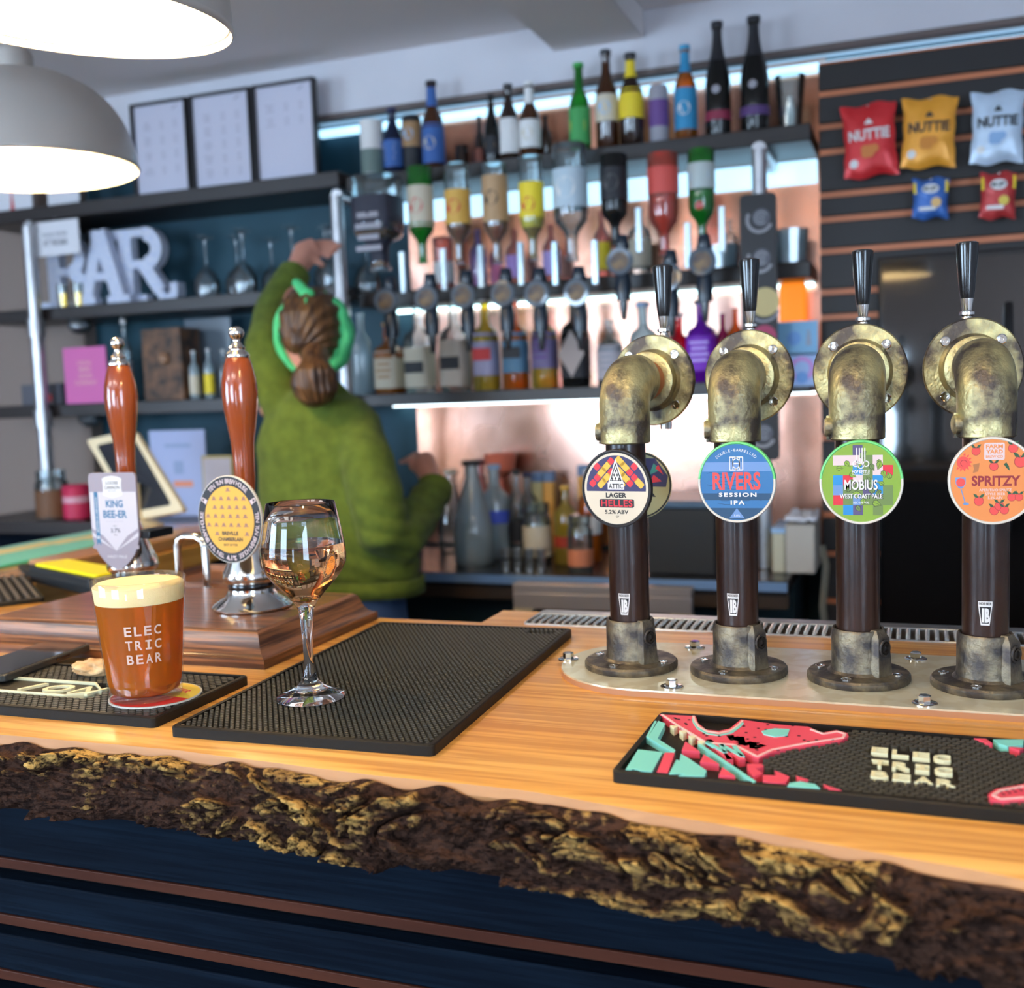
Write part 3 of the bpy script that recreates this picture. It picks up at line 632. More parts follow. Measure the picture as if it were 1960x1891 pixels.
def art_helles(a):
    a.disc(0, 0, R0, 0, 0, 64)
    # brick pattern in the upper part
    def clipd(P, z, mi):
        Q = [(x, y) for x, y in P]
        if all(math.hypot(x, y) < R0-.002 for x, y in Q) and all(y > -.004 for x, y in Q): a.poly(Q, z, mi)
    up = [(R0*.93*math.cos(t_), max(-.003, R0*.93*math.sin(t_))) for t_ in [PI*i/30 for i in range(31)]]
    a.poly([(-R0*.925, -.003)]+up[::-1]+[(R0*.925, -.003)], .00003, 1)
    for i in range(-6, 7):
        for j in range(-1, 8):
            cx, cy_ = i*.0118+(j % 2)*.0059, j*.0062
            s_ = 1 if i < 0 or (i == 0 and j % 2 == 0) else -1
            L_ = .0060 if (i+j) % 2 else .0038; an = .78*(1 if cx < 0 else -1); c_, n_ = math.cos(an), math.sin(an)
            P = [(cx+x*c_-y*n_, cy_+x*n_+y*c_) for x, y in rrect(-L_, -.0036, L_, .0036, .0016, 2)]
            if abs(cx) > .004: clipd(P, .00006, 2 if (i+j) % 2 else 3)
    a.poly([(-.0095, .007), (0, .034), (.0095, .007), (.0105, .007), (.0105, -.001), (-.0105, -.001), (-.0105, .007)], .00010, 4)
    a.poly([(-.0075, .0085), (0, .0295), (.0075, .0085)], .00014, 5); a.poly([(-.0058, .0095), (0, .026), (.0058, .0095)], .00018, 4)
    for x, y in ((0, .020), (-.002, .0155), (.002, .0155), (-.0042, .011), (.0042, .011), (0, .0115)): a.poly([(x-.0012, y), (x, y-.0022), (x+.0012, y), (x, y+.0022)], .0002, 5)
    text(a, 'ATTIC', 0, .0028, w=.0185, h=.0058, z=.0002, mi=5, off=.02)
    text(a, 'LAGER', 0, -.0075, w=.0265, h=.0058, z=.0002, mi=5, off=.04)
    a.poly(rrect(-.0215, -.0215, .0225, -.0118, .002), .00018, 5); text(a, 'HELLES', .0005, -.0165, w=.0400, h=.0078, z=.0003, mi=3, off=.012, sp=1.06)
    text(a, '5.2% ABV', 0, -.0265, w=.030, h=.0046, z=.0002, mi=5, off=.03); text(a, 'GF', .001, -.0318, w=.0042, h=.0020, z=.0002, mi=5, off=.02)
    return [cc, cn, cyl, cr, cw, ck]
def art_rivers(a):
    a.disc(0, 0, R0+.001, 0, 0, 64)
    def band(y0, y1, mi, z):
        N_ = 20; P = [((R0+.001)*math.cos(t_), (R0+.001)*math.sin(t_)) for t_ in [math.asin(y0/(R0+.001))+(math.asin(y1/(R0+.001))-math.asin(y0/(R0+.001)))*i/N_ for i in range(N_+1)]]
        a.poly(P+[(-x, y) for x, y in P[::-1]], z, mi)
    band(-.0404, -.012, 1, .00003); band(-.012, .012, 2, .00003); band(.012, .022, 3, .00003); band(-.028, -.0195, 0, .00004)
    for k in range(9):
        y = .010-k*.0042; a.line([(-.034+.006*(k % 3)+i*.004, y+.0008*math.sin(i*1.1+k)) for i in range(int(9+k % 4*2))], .0005, .00006, 1)
    arctext(a, 'DOUBLE-BARRELLED', 0, 0, .0352, PI/2, .0030, .088, .0001, 4)
    for s in (-1, 1):
        a.line([(s*.0074, .0135), (s*.0074, .0275), (s*.001, .0275), (s*-.0038, .0235), (s*-.0038, .0175), (s*.001, .0135), (s*.0074, .0135)], .0012, .0001, 4); a.line([(s*.0038, .014), (s*.0038, .027)], .0009, .0001, 4)
    a.line([(-.0028, .0205), (.0028, .0205)], .0012, .0001, 4)
    text(a, 'RIVERS', 0, .0015, w=.0545, h=.0195, z=.00014, mi=5, off=.025)
    text(a, 'SESSION', .001, -.0135, w=.043, h=.0046, z=.00014, mi=4, off=.035, sp=1.3); text(a, 'IPA', .001, -.0220, w=.016, h=.0046, z=.00014, mi=4, off=.035, sp=1.3)
    a.poly([(-.0085, -.0388), (.0085, -.0388), (0, -.0282)], .0001, 3); text(a, '5.0%', 0, -.0362, w=.007, h=.0022, z=.00014, mi=4)
    return [cb, cb2, cb, cb3, cw, csal]
def art_mobius(a):
    R1 = R0+.001; a.disc(0, 0, R1, 0, 0, 64); rn = random.Random(5)
    for i in range(-4, 4):
        for j in range(-4, 5):
            x, y = i*.0105+.002, j*.0105-.003; P = [(x, y), (x+.0105, y), (x+.0105, y+.0105), (x, y+.0105)]
            if all(math.hypot(*p) < R1 for p in P): a.poly(P, .00002, rn.choice([1, 2, 2, 3, 0, 4, 5, 0, 6]))
    for k in range(46):
        x, y = rn.uniform(-.036, .036), rn.uniform(-.036, .038)
        if math.hypot(x, y) > .031: continue
        an = rn.uniform(0, 6.3); L_ = rn.uniform(.006, .010); w = L_*.36; zc = .00004+k*.0000008
        P = [(0, -w*.5), (L_*.35, -w), (L_, 0), (L_*.35, w), (0, w*.5)]; c_, n_ = math.cos(an), math.sin(an)
        a.poly([(x+(p*1.12-.0004)*c_-q*1.2*n_, y+(p*1.12-.0004)*n_+q*1.2*c_) for p, q in P], zc, 7)
        a.poly([(x+p*c_-q*n_, y+p*n_+q*c_) for p, q in P], zc+.0000004, 0 if k % 3 else 8)
        a.line([(x, y), (x+L_*.8*c_, y+L_*.8*n_)], .0004, zc+.0000006, 7)
    for s in (-.0042, -.0014, .0014, .0042):
        a.line([(s, .036), (s, .021)], .0012, .00012, 9)
    for cx in (-.0055, 0, .0055): a.ring(cx, .0195 if cx else .0175, .0022, .0034, .00012, 9, 20)
    text(a, 'HOP KETTLE', 0, .0112, w=.0185, h=.0040, z=.00014, mi=9, off=.03); text(a, 'BREWING COMPANY', 0, .0081, w=.018, h=.0013, z=.00014, mi=9)
    text(a, 'MOBIUS', .0006, -.0032, w=.0355, h=.0108, z=.00013, mi=7, off=.03); text(a, 'MOBIUS', 0, -.0026, w=.0350, h=.0108, z=.00015, mi=9, off=.02)
    text(a, 'WEST COAST PALE', .0005, -.0148, w=.0455, h=.0052, z=.00013, mi=7, off=.04); text(a, 'WEST COAST PALE', 0, -.0144, w=.0450, h=.0052, z=.00015, mi=9, off=.03)
    text(a, 'ALC 4.8% VOL', 0, -.0212, w=.017, h=.0024, z=.00015, mi=9, off=.02)
    return [cgr, ccy, cgr2, cpk, cr, cpu, cb3, ck, cgr2, cw]
def art_spritzy(a):
    a.disc(0, 0, R0+.001, 0, 0, 64)
    def fruit(x, y, r, k=0):
        a.disc(x, y, r*1.1, .00004+k*.00001, 3, 20); a.disc(x, y, r, .000045+k*.00001, 1, 20)
        for s in (-1, 1): a.poly([(x, y+r*.7), (x+s*r*.5, y+r*1.5), (x+s*r*1.3, y+r*1.7), (x+s*r*.9, y+r*.9)], .00005+k*.00001, 2)
    a.poly(rrect(-.0085, .0210, .0115, .0385-.0005, .0018), .00006, 4)
    text(a, 'FARM', .0015, .0345, w=.0165, h=.0040, z=.0001, mi=0, off=.04); text(a, 'YARD', .0015, .0294, w=.0165, h=.0040, z=.0001, mi=0, off=.04); text(a, 'BREW CO', .0015, .0244, w=.0165, h=.0026, z=.0001, mi=0, off=.03)
    for i in range(14): an = 2*PI*i/14; x, y = -.0295+.0100*math.cos(an), .019+.0100*math.sin(an); a.poly([(-.0295+.007*math.cos(an-.2), .019+.007*math.sin(an-.2)), (x, y), (-.0295+.007*math.cos(an+.2), .019+.007*math.sin(an+.2))], .00004, 1) if math.hypot(x, y) < R0 else None
    a.disc(-.0290, .0185, .0064, .00005, 1, 24); a.ring(-.0285, .018, .0028, .0034, .00007, 3, 20, 0, 4.5)
    fruit(-.0165, .030, .0040); fruit(.0195, .0325, .0044); fruit(.0265, .019, .0055); fruit(.001, .0145, .0040)
    a.poly([(-.0195, .0165), (-.0130, .0180), (-.0135, .0135), (-.0145, .0095), (-.0195, .0080), (-.0185, .0125)], .00005, 5)
    a.poly([(.0105, .0165), (.013, .0185), (.0155, .015), (.0165, .010), (.0135, .0125)], .00005, 2)
    text(a, 'SPRITZY', .003, 0, w=.0475, h=.0105, z=.0001, mi=3, off=.035)
    text(a, 'APERITIVO SPRITZ', .0025, -.0093, w=.0315, h=.0026, z=.0001, mi=4, off=.01); text(a, 'STYLE BEER', .0025, -.0132, w=.0195, h=.0026, z=.0001, mi=4, off=.01); text(a, '5.2% ABV', .0025, -.0171, w=.0145, h=.0026, z=.0001, mi=4, off=.01)
    fruit(-.0135, -.0205, .0044); fruit(.0185, -.0165, .0038); fruit(.0255, -.0165, .0036, 1); fruit(.0015, -.0300, .0042); fruit(.0065, -.0255, .0042, 1); fruit(.0115, -.0295, .0040, 2)
    a.poly([(-.037, .0035), (-.0265, .0035), (-.0265, -.003), (-.0295, -.0075), (-.0335, -.0075), (-.0365, -.003)], .00005, 6); a.disc(-.0315, -.0015, .0045, .00007, 1, 20); a.line([(-.0313, -.0075), (-.0270, -.0225)], .0010, .00006, 6); a.disc(-.0262, -.0232, .0030, .00006, 6, 16, .0014)
    a.disc(.0345, -.0225+.008, .003, .00005, 6, 12)
    return [cor, csal, cdg, cmar, cpk, ctan, cb3]
def art_hidden(a):
    a.disc(0, 0, R0, 0, 0, 64)
    for P, m_ in (([(-.03, .0), (.033, -.003), (.036, .01), (.02, .032), (-.02, .034)], 1), ([(.012, .012), (.027, .018), (.018, .026)], 2), ([(.010, .002), (.028, .004), (.018, .012)], 3), ([(.02, .02), (.030, .012), (.024, .024)], 3), ([(-.01, .01), (.006, .02), (-.012, .025)], 2)): a.poly(P, .00004+m_*.00001, m_)
    text(a, 'IPA', .005, -.010, w=.03, h=.009, z=.0001, mi=4, off=.04); return [flat('print_khaki', (.50, .47, .24)), cn, cte, cr, ck]
def sticker(parent, u, z=.095):
    """curved independent-beer sticker on the pipe"""
    b = B(); r = .0245
    def bend(bb):
        bb.v = [(r2*math.sin(x/r), -r2*math.cos(x/r), y) for (x, y, e) in bb.v for r2 in [r+e]]
    def rows(P0, P1, mi, z_, n=10, m_=1):
        for i in range(n):
            f0, f1 = i/n, (i+1)/n; L = lambda P, f: (P[0][0]+(P[1][0]-P[0][0])*f, P[0][1]+(P[1][1]-P[0][1])*f)
            b.poly([L(P0, f0), L(P0, f1), L(P1, f1), L(P1, f0)], z_, mi)
    rows([(-.0072, .0125), (.0072, .0125)][::1], [(-.0072, .0085), (.0072, .0085)], 0, .0001); b.f = [tuple(reversed(f)) for f in b.f]
    rows([(-.0045, -.0125), (.0045, -.0125)], [(-.0072, .0085), (.0072, .0085)], 0, .0001)
    rows([(-.0036, -.0105), (.0036, -.0105)], [(-.0060, .0070), (.0060, .0070)], 1, .0003)
    text(b, 'INDIE BEER', 0, .0102, w=.0125, h=.0026, z=.0004, mi=1, off=.02); text(b, 'I', -.0020, -.002, w=.0026, h=.0150, z=.0005, mi=0, off=.02); text(b, 'B', .0021, -.002, w=.0044, h=.0150, z=.0005, mi=0, off=.05)
    bend(b); a = solve_angle2(parent, u, z)
    o = b.build('sticker', [cw, ck], parent, smooth=False); o.rotation_euler.z = a; o.location.z = z
def solve_angle2(par, u, z):
    x, y = par.location.x, par.location.y
    return min((abs(px((x+.0232*math.sin(a), y-.0232*math.cos(a), LZ+z))[0]-u), a) for a in [i*.02 for i in range(-45, 46)])[1]
def place_tap(i, lb, uf, uh, ub, vb, rzb, rim, art, blabel, us):
    x, y = TP[i]; t = thing('beer_tap', lb, 'beer tap', (x, y, LZ), 0, 'pipe-column beer taps in a row'); K = .945; t.scale = (K, K, 1)
    link('base_flange', BASE_ME, t); link('grub_screw', GRUB_ME, t); link('pipe', PIPE_ME, t)
    for k in range(4):
        a = -PI/2-.25+k*PI/2; s = link('screw', screw_me, t); s.location = (.0445*math.cos(a), .0445*math.sin(a), .0090); h = link('socket', hole_me, s); h.location.z = .0006
    a = solve_angle((x, y), .118*K, LZ+.334, uf)
    e = link('elbow', E_ME, t); e.rotation_euler.z = a; f = link('upper_flange', FU_ME, t); f.rotation_euler.z = a
    c = B(); c.X = Matrix.Translation((0, .05, .334)) @ Matrix.Rotation(-PI/2, 4, 'X'); c.lathe([(.0245, 0), (.0245, .055)], 40); c = c.build('threaded_nipple', M('rusty_thread', (.42, .13, .04), .6, .3), t); c.rotation_euler.z = a
    for k in range(4):
        q = PI/4+k*PI/2; s = link('screw', screw_me, f); s.matrix_local = Matrix.Translation((.0435*math.cos(q), .1125, .334+.0435*math.sin(q))) @ Matrix.Rotation(PI/2, 4, 'X'); h = link('socket', hole_me, s) if False else None
    ah = solve_angle((x, y), .195*K, LZ+.44, uh)
    tb_ = link('tap_body', TB_ME, t); tb_.rotation_euler.z = ah
    hx, hy = -.195*math.sin(ah), .195*math.cos(ah)
    fe = link('ferrule', F_ME, t); fe.location = (hx, hy, 0); hd = link('lever_handle', H_ME, t); hd.location = (hx, hy, 0)
    p = at(ub, vb, Y=y-.034); badge(t, ((p.x-x)/K, (p.y-y)/K, p.z-LZ), rzb, rim, art, blabel)
    p.x = x+(p.x-x)/K; b = B(); b.box((p.x-x-.008, p.y-y+.003, p.z-LZ-.008), (p.x-x+.008, -.022, p.z-LZ+.008)); b.build('badge_bracket', blackm, t)
    if us: sticker(t, us, .082 if i else .078)
    return t
t1 = place_tap(0, 'leftmost pipe-column beer tap, red HELLES lager badge', 1251, 1269, 1180, 935, -.10, [ck, ck], art_helles, 'cream badge reading ATTIC LAGER HELLES 5.2% ABV', 1195)
place_tap(1, 'second beer tap from left, blue RIVERS session badge', 1434, 1435, 1410, 923, 0, [crg, crc], art_rivers, 'blue badge reading RIVERS SESSION IPA', 1403)
place_tap(2, 'third beer tap from left, green MOBIUS badge', 1646, 1652, 1648, 923, 0, [crg, crc], art_mobius, 'green leafy badge reading MOBIUS WEST COAST PALE', None)
place_tap(3, 'rightmost beer tap, orange SPRITZY badge', 1862, 1851, 1900, 920, .02, [crc, crc], art_spritzy, 'orange badge with fruit reading SPRITZY', 1886)
p = at(1226, 928, Y=1.275); badge(t1, (p.x-TP[0][0], p.y-TP[0][1], p.z-LZ), .25, ck, art_hidden, 'second badge behind the pipe, khaki with navy and red shapes', r=.040)
B().box((p.x-TP[0][0]-.02, 0.02, p.z-LZ-.006), (p.x-TP[0][0], p.y-TP[0][1], p.z-LZ+.006)).build('badge_bracket', blackm, t1)

# ================================================================== HAND PUMPS
ZT = ZB+.0435
def hand_pump(lb, x, y, hz, lean, s=1):
    t = thing('hand_pump', lb, 'hand pump', (x, y, ZT), 0, 'wooden-handled hand pumps')
    B().lathe([(.040, 0), (.0555, .0015), (.0560, .004), (.050, .0095), (.036, .018), (.0325, .026), (.0325, .029)], 56).build('chrome_foot', chrome, t, ang=50)
    B().lathe([(.0315, .029), (.0322, .030), (.0322, .036), (.0315, .037)], 48).build('black_ring', blackp, t)
    B().lathe([(.0345, .037), (.0375, .039), (.0390, .046), (.0375, .053), (.0330, .062), (.0290, .075), (.0215, .095), (.0150, .118), (.0120, .140), (.0130, .146), (.0120, .152)], 56).build('chrome_bell', chrome, t, ang=50)
    hnd = B().lathe([(.0115, .148), (.0125, .160), (.0145, .18), (.0150, .21), (.0162, .235), (.0205, .262), (.0238, .285), (.0250, .303), (.0235, .323), (.0195, .340), (.0165, .350), (.0155, .3515)], 48).build('turned_handle', M('varnished_handle', (.16, .022, .004), .16, col2=(.34, .075, .010), scale=16, stretch=(1, 1, .12), coat=.8, bump=.05, bscale=40, bstretch=(1, 1, .1)), t, ang=60)
    kn = B().lathe([(.0160, .3515), (.0168, .354), (.0150, .358), (.0110, .361), (.0105, .363), (.0120, .365), (.0085, .368), (.0055, .373), (.0055, .377), (.0092, .380), (.0108, .385), (.0098, .390), (.0060, .3935), (0, .3945)], 40).build('chrome_knob', chrome, t, ang=60)
    for o in (hnd, kn):
        q = Matrix.Translation((0, 0, .148)) @ Matrix.Rotation(lean, 4, 'Y') @ Matrix.Scale(hz, 4, (0, 0, 1)) @ Matrix.Translation((0, 0, -.148)); o.matrix_local = q
    return t
u0, v0, _z = px((-.885, 1.285, ZT))
pump2 = hand_pump('nearer hand pump with round black and amber badge', -.885, 1.285, 1, 0)
pump1 = hand_pump('farther hand pump with grey shield-shaped badge', -1.14, 1.345, 1, 0)
def place_clip(t, u, v, Y, rz, fn):
    p = at(u, v, Y=Y); return fn(t, (p.x-t.location.x, p.y-t.location.y, p.z-t.location.z), rz)
def clip_round(t, loc, rz):
    r = .0525; X = face_mat(loc, rz); b = B(); b.X = X @ Matrix.Scale(1.13, 4, (0, 1, 0))
    b.lathe([(r*.97, -.003), (r, -.002), (r, .001), (r*.985, .002), (0, .002)], 72); bo = b.build('badge', [crc], t, ang=30); bo['label'] = 'oval black-rimmed amber badge reading BREVILLE CHAMBERLAIN BEST BITTER'
    a = B(); a.X = X @ Matrix.Scale(1.13, 4, (0, 1, 0)) @ Matrix.Translation((0, 0, .0021)); r1 = r*.975; r2 = r*.765
    a.disc(0, 0, r1, 0, 0, 72); a.disc(0, 0, r2, .00004, 1, 72)
    def hat(x, y):
        s = .0024; P = [(x-s*1.7, y-s*.9), (x+s*1.7, y-s*.9), (x+s*1.6, y-s*.45), (x+s, y-s*.4), (x+s, y+s*.5), (x+s*.4, y+s), (x-s*.4, y+s), (x-s, y+s*.5), (x-s, y-s*.4), (x-s*1.6, y-s*.45)]
        if all(math.hypot(*p) < r2-.0004 for p in P): a.poly(P, .00008, 2)
    for j in range(6):
        for i in range(-3, 4):
            x, y = i*.0122+(.0006*j), .0355-j*.0105
            if j < 5 or abs(x) > .018: hat(x, y)
    a.poly([(-.026, -.0285), (.026, -.0285), (.030, -.0205), (-.030, -.0205)], .00006, 1)
    text(a, 'BREVILLE', 0, -.0165, w=.0265, h=.0046, z=.0001, mi=0, off=.04); text(a, 'CHAMBERLAIN', 0, -.0235, w=.0400, h=.0048, z=.0001, mi=0, off=.04); text(a, 'BEST BITTER', 0, -.0303, w=.0230, h=.0026, z=.0001, mi=0, off=.02)
    rt = (r1+r2)/2
    arctext(a, 'TEN TUN BREW HOUSE', 0, 0, rt, PI/2, .0056, .083, .0001, 3, .015); arctext(a, 'TEN TUN BREW HOUSE', 0, 0, rt, PI/2+2.12, .0056, .083, .0001, 3, .015); arctext(a, 'TEN TUN BREW HOUSE', 0, 0, rt, PI/2-2.12, .0056, .083, .0001, 3, .015)
    for q in (PI/2+.90+.16, PI/2-.90-.16):
        c_, n_ = math.cos(q), math.sin(q); Y_ = q-PI/2
        P = lambda x, y: (rt*c_+x*math.cos(Y_)-y*math.sin(Y_), rt*n_+x*math.sin(Y_)+y*math.cos(Y_))
        a.poly([P(-.003, -.0045), P(.003, -.0045), P(.0022, .0045), P(-.0022, .0045)], .0001, 3); a.poly([P(-.0015, 0), P(.0015, 0), P(.0012, .003), P(-.0012, .003)], .00014, 0)
    text(a, '4.1%', 0, -rt-.0003, w=.0170, h=.0064, z=.00012, mi=3, off=.05)
    a.build('printed_face', [ck, cam_, cmv, cpk], bo, smooth=False)
def clip_shield(t, loc, rz):
    X = face_mat(loc, rz); w, h = .0415, .0725
    up = [(w, h-.006), (w-.0018, h-.0018), (w-.006, h), (-w+.006, h), (-w+.0018, h-.0018), (-w, h-.006)]
    lo = [(-w, -.018), (-w*.93, -.034), (-w*.74, -.050), (-w*.48, -.062), (-w*.20, -.070), (0, -.0725), (w*.20, -.070), (w*.48, -.062), (w*.74, -.050), (w*.93, -.034), (w, -.018)]
    P = up+lo; b = B(); b.X = X; b.prism(P, -.003, .001); bo = b.build('badge', [cgl], t, ang=30); bo['label'] = 'grey shield badge reading KING BEE-ER'
    a = B(); a.X = X @ Matrix.Translation((0, 0, .0011))
    a.poly([(-w+.001, .044), (w-.001, .044), (w-.001, -.022), (0, -.044), (-w+.001, -.022)][::-1], .00002, 1)
    for s in (-1, 1):
        for k in range(3):
            x0, y0 = 0, -.044; a.poly([(0, -.044), (s*(w-.001), -.010-k*.0125), (s*(w-.001), -.0155-k*.0125)][::s], .00004, 0)
            a.poly([(0, -.044), (s*w*.5, -.0215-k*.0085), (s*(w-.001), -.010-k*.0125)][::s], .000045, 0) if k == 0 else None
    a.poly([(-.017, .040), (-.0150, .0385), (-.009, .0370), (0, .0350), (.009, .0370), (.015, .0385), (.017, .040), (.0160, .0485), (.0160, .0555), (.017, .064), (.010, .0665), (0, .0680), (-.010, .0665), (-.017, .064), (-.0160, .0555), (-.0160, .0485)], .00008, 2)
    text(a, 'LOOSE', 0, .0575, w=.0215, h=.0050, z=.00012, mi=3, off=.02); text(a, 'CANNON', 0, .0505, w=.0270, h=.0050, z=.00012, mi=3, off=.02); text(a, 'BREWERY', 0, .0453, w=.016, h=.0018, z=.00012, mi=3)
    text(a, 'KING', .002, .0265, w=.0300, h=.0112, z=.00012, mi=4, off=.035); text(a, 'BEE-ER', .002, .0110, w=.0420, h=.0112, z=.00012, mi=4, off=.035)
    a.line([(-.015, 0), (.016, 0)], .0003, .0001, 0)
    text(a, 'ALC', .0005, -.0065, w=.0065, h=.0022, z=.00012, mi=3); text(a, '3.7%', .001, -.0132, w=.0165, h=.0062, z=.00012, mi=3, off=.01); text(a, 'VOL', .0005, -.0200, w=.0065, h=.0022, z=.00012, mi=3)
    text(a, 'HAZY PALE', .001, -.0525, w=.0340, h=.0042, z=.00012, mi=1, off=.02)
    a.poly([(-.0335, -.036), (-.0300, -.0315), (-.0265, -.036), (-.0265, .044), (-.0335, .044)], .0001, 4); text(a, 'BREWED IN ABINGDON', -.0300, .010, w=.052, h=.0034, z=.00014, mi=2, rot=PI/2)
    a.ring(-.0300, -.024, .001, .0024, .00014, 2, 14)
    a.build('printed_face', [cgl, clg, cw, ck, csb], bo, smooth=False)
place_clip(pump2, 441, 994, 1.215, -.05, clip_round); place_clip(pump1, 220, 998, 1.285, .05, clip_shield)
for t, (u, v, Y0) in ((pump1, (282, 1022, 1.30)), (pump2, (462, 1040, 1.24))):
    p = at(u, v, Y=Y0); l = t.location; B().box((p.x-l.x-.014, p.y-l.y-.01, p.z-l.z-.006), (p.x-l.x+.012, .0, p.z-l.z+.006)).build('badge_clamp', blackp, t, bevel=.001)
# chrome arched rail
pa, pb = at(366, 1118, Z=ZB+.03), at(413, 1122, Z=ZB+.0435); pa = Vector((pa.x, 1.47, ZB+.028)); pb = Vector((pa.x+.062, 1.46, ZB+.028)); hh = .088
pts = [pa, pa+Vector((0, 0, hh-.015)), pa+Vector((.004, 0, hh-.005)), pa+Vector((.015, 0, hh)), pb+Vector((-.015, 0, hh)), pb+Vector((-.004, 0, hh-.005)), pb+Vector((0, 0, hh-.015)), pb]
t = thing('chrome_rail', 'small chrome arched rail standing on the oak block between the hand pumps', 'rail')
B().tube(pts, .0062, 16).build('bent_tube', chrome, t, ang=60)
for p in (pa, pb): B().lathe([(.011, 0), (.011, .004), (.008, .007)], 20, p).build('collar', chrome, t)

# ================================================================== GLASSES AND THINGS ON THE MATS
gp = at(595, 1334, Z=ZB+MH)
t = thing('wine_glass', 'stemmed wine glass half full of pale rose wine on the plain mat', 'wine glass', gp)
outer = [(.0375, .0), (.0378, .0012), (.0360, .0025), (.026, .0060), (.0150, .0125), (.0088, .0200), (.0064, .030), (.0054, .045), (.0056, .065), (.0068, .085), (.0085, .097), (.0125, .105), (.0220, .1165), (.0330, .128), (.0415, .139), (.0455, .148), (.0462, .156), (.0445, .172), (.0410, .192), (.0368, .2130)]
inner = [(.0357, .2130), (.0399, .192), (.0434, .172), (.0449, .156), (.0440, .149), (.0400, .1405), (.0315, .130), (.0205, .119), (.0110, .1105), (.003, .1085), (0, .1083)]
B().lathe(outer+[(.0363, .2136)]+inner, 72, caps=True).build('glass_body', clear_glass, t, ang=80)
wine = M('rose_wine', (1, .50, .22), 0, trans=1, ior=1.34)
LV = .1690
wp = [(0, .1078), (.003, .1080), (.0114, .1100), (.0209, .1185), (.0319, .1295), (.0404, .1400), (.0444, .1488), (.0453, .156), (.0441, LV), (.0437, LV+.0005), (0, LV)]
B().lathe(wp, 72, caps=False).build('wine', wine, t, ang=50)
gp = at(280, 1331, Z=ZB+MH+.002)
t = thing('pint_glass', 'full pint glass of amber beer with cream foam and white lettering', 'beer glass', gp)
hp = .1330; ro = lambda z: .0392+.0115*(z/hp)
op = [(.036, 0), (.0388, .0012), (.0392, .004)]+[(ro(z), z) for z in (.02, .05, .08, .11)]+[(ro(hp), hp-.001), (ro(hp)-.0008, hp), (ro(hp)-.0016, hp-.001)]
ip = [(ro(z)-.0022, z) for z in (.11, .08, .05, .02, .009)]+[(.030, .0062), (0, .0058)]
B().lathe(op+ip, 72).build('glass_body', glassy('pint_glass_wall', (.99, .99, .98), .01, .01, .28), t, ang=60)
beer = glassy('amber_beer', (1.0, .295, .003), .52, .03, .12, refr=1.33)
fz = .108
B().lathe([(0, .0055), (.031, .0059), (.0366, .0088)]+[(ro(z)-.0017, z) for z in (.02, .05, .08, fz)]+[(0, fz)], 72, caps=False).build('beer', beer, t, ang=50)
foam = M('beer_foam', (1.0, .76, .38), .8, bump=.3, bscale=900, sss=.2)
B().lathe([(0, fz+.0002), (ro(fz)-.0018, fz+.0002), (ro(hp-.004)-.0019, hp-.0075), (ro(hp)-.006, hp-.0045), (ro(hp)-.016, hp-.0052), (0, hp-.006)], 72, caps=False).build('foam', foam, t, ang=60)
b = B(); vd = math.atan2(-gp.y, -gp.x)
for s, y, w in (('ELEC', .082, .0395), ('TRIC', .0665, .0395), ('BEAR', .051, .0385)):
    for i, ch in enumerate(s): glyph_I(b, -.0150+i*.0100, y, .0062, .0105, 0, k=.18) if ch == 'I' else text(b, ch, -.0150+i*.0100, y, w=.0072, h=.0105, off=.02)
ua = min((abs(px((gp.x+.045*math.cos(a), gp.y+.045*math.sin(a), gp.z+.067))[0]-275), a) for a in [vd+i*.01 for i in range(-90, 90)])[1]
b.v = [((ro(y)+.0004)*math.cos(ua+x/.045), (ro(y)+.0004)*math.sin(ua+x/.045), y) for x, y, e in b.v]
b.build('printed_lettering', flat('print_blush', (.86, .62, .50)), t, smooth=False)
gc = at(298, 1332, Z=ZB+MH)
t = thing('beer_coaster', 'round red and yellow card coaster under the pint glass', 'coaster', gc)
B().lathe([(0, 0), (.050, 0), (.0502, .0008), (.050, .0016), (0, .0016)], 56, caps=False).build('card', crc, t)
b = B(); b.disc(0, 0, .048, .0017, 0, 56); b.disc(0, 0, .048, .00175, 1, 40, a0=-.1, a1=PI*.62); b.add([(0, 0, .00175), (.0478, -.0048, .00175), (-.0175, .0445, .00175)], [(0, 1, 2)], 1)
text(b, 'BEER', .018, .022, w=.030, h=.010, z=.0018, mi=0, off=.03, rot=-.3); b.build('print', [flat('coaster_red', (.72, .04, .03)), flat('coaster_yellow', (.90, .62, .05))], t, smooth=False)
# phone
c_ = Vector((-1.066, 1.045, ZB+MH)); t = thing('smartphone', 'black smartphone in a dark case lying face up on the left mat', 'phone', c_, math.radians(5))
B().prism(rrect(-.0395, -.082, .0395, .082, .009, 6), 0, .0095).build('case', M('dark_grey_case', (.03, .028, .024), .35), t, bevel=.0018, ang=40)
B().prism(rrect(-.0362, -.0785, .0362, .0785, .007, 6), .0092, .0100).build('screen', M('phone_glass', (.012, .012, .014), .06, coat=1), t, ang=40)
B().box((.0390, .01, .004), (.0403, .035, .0065)).build('side_button', blackp, t)
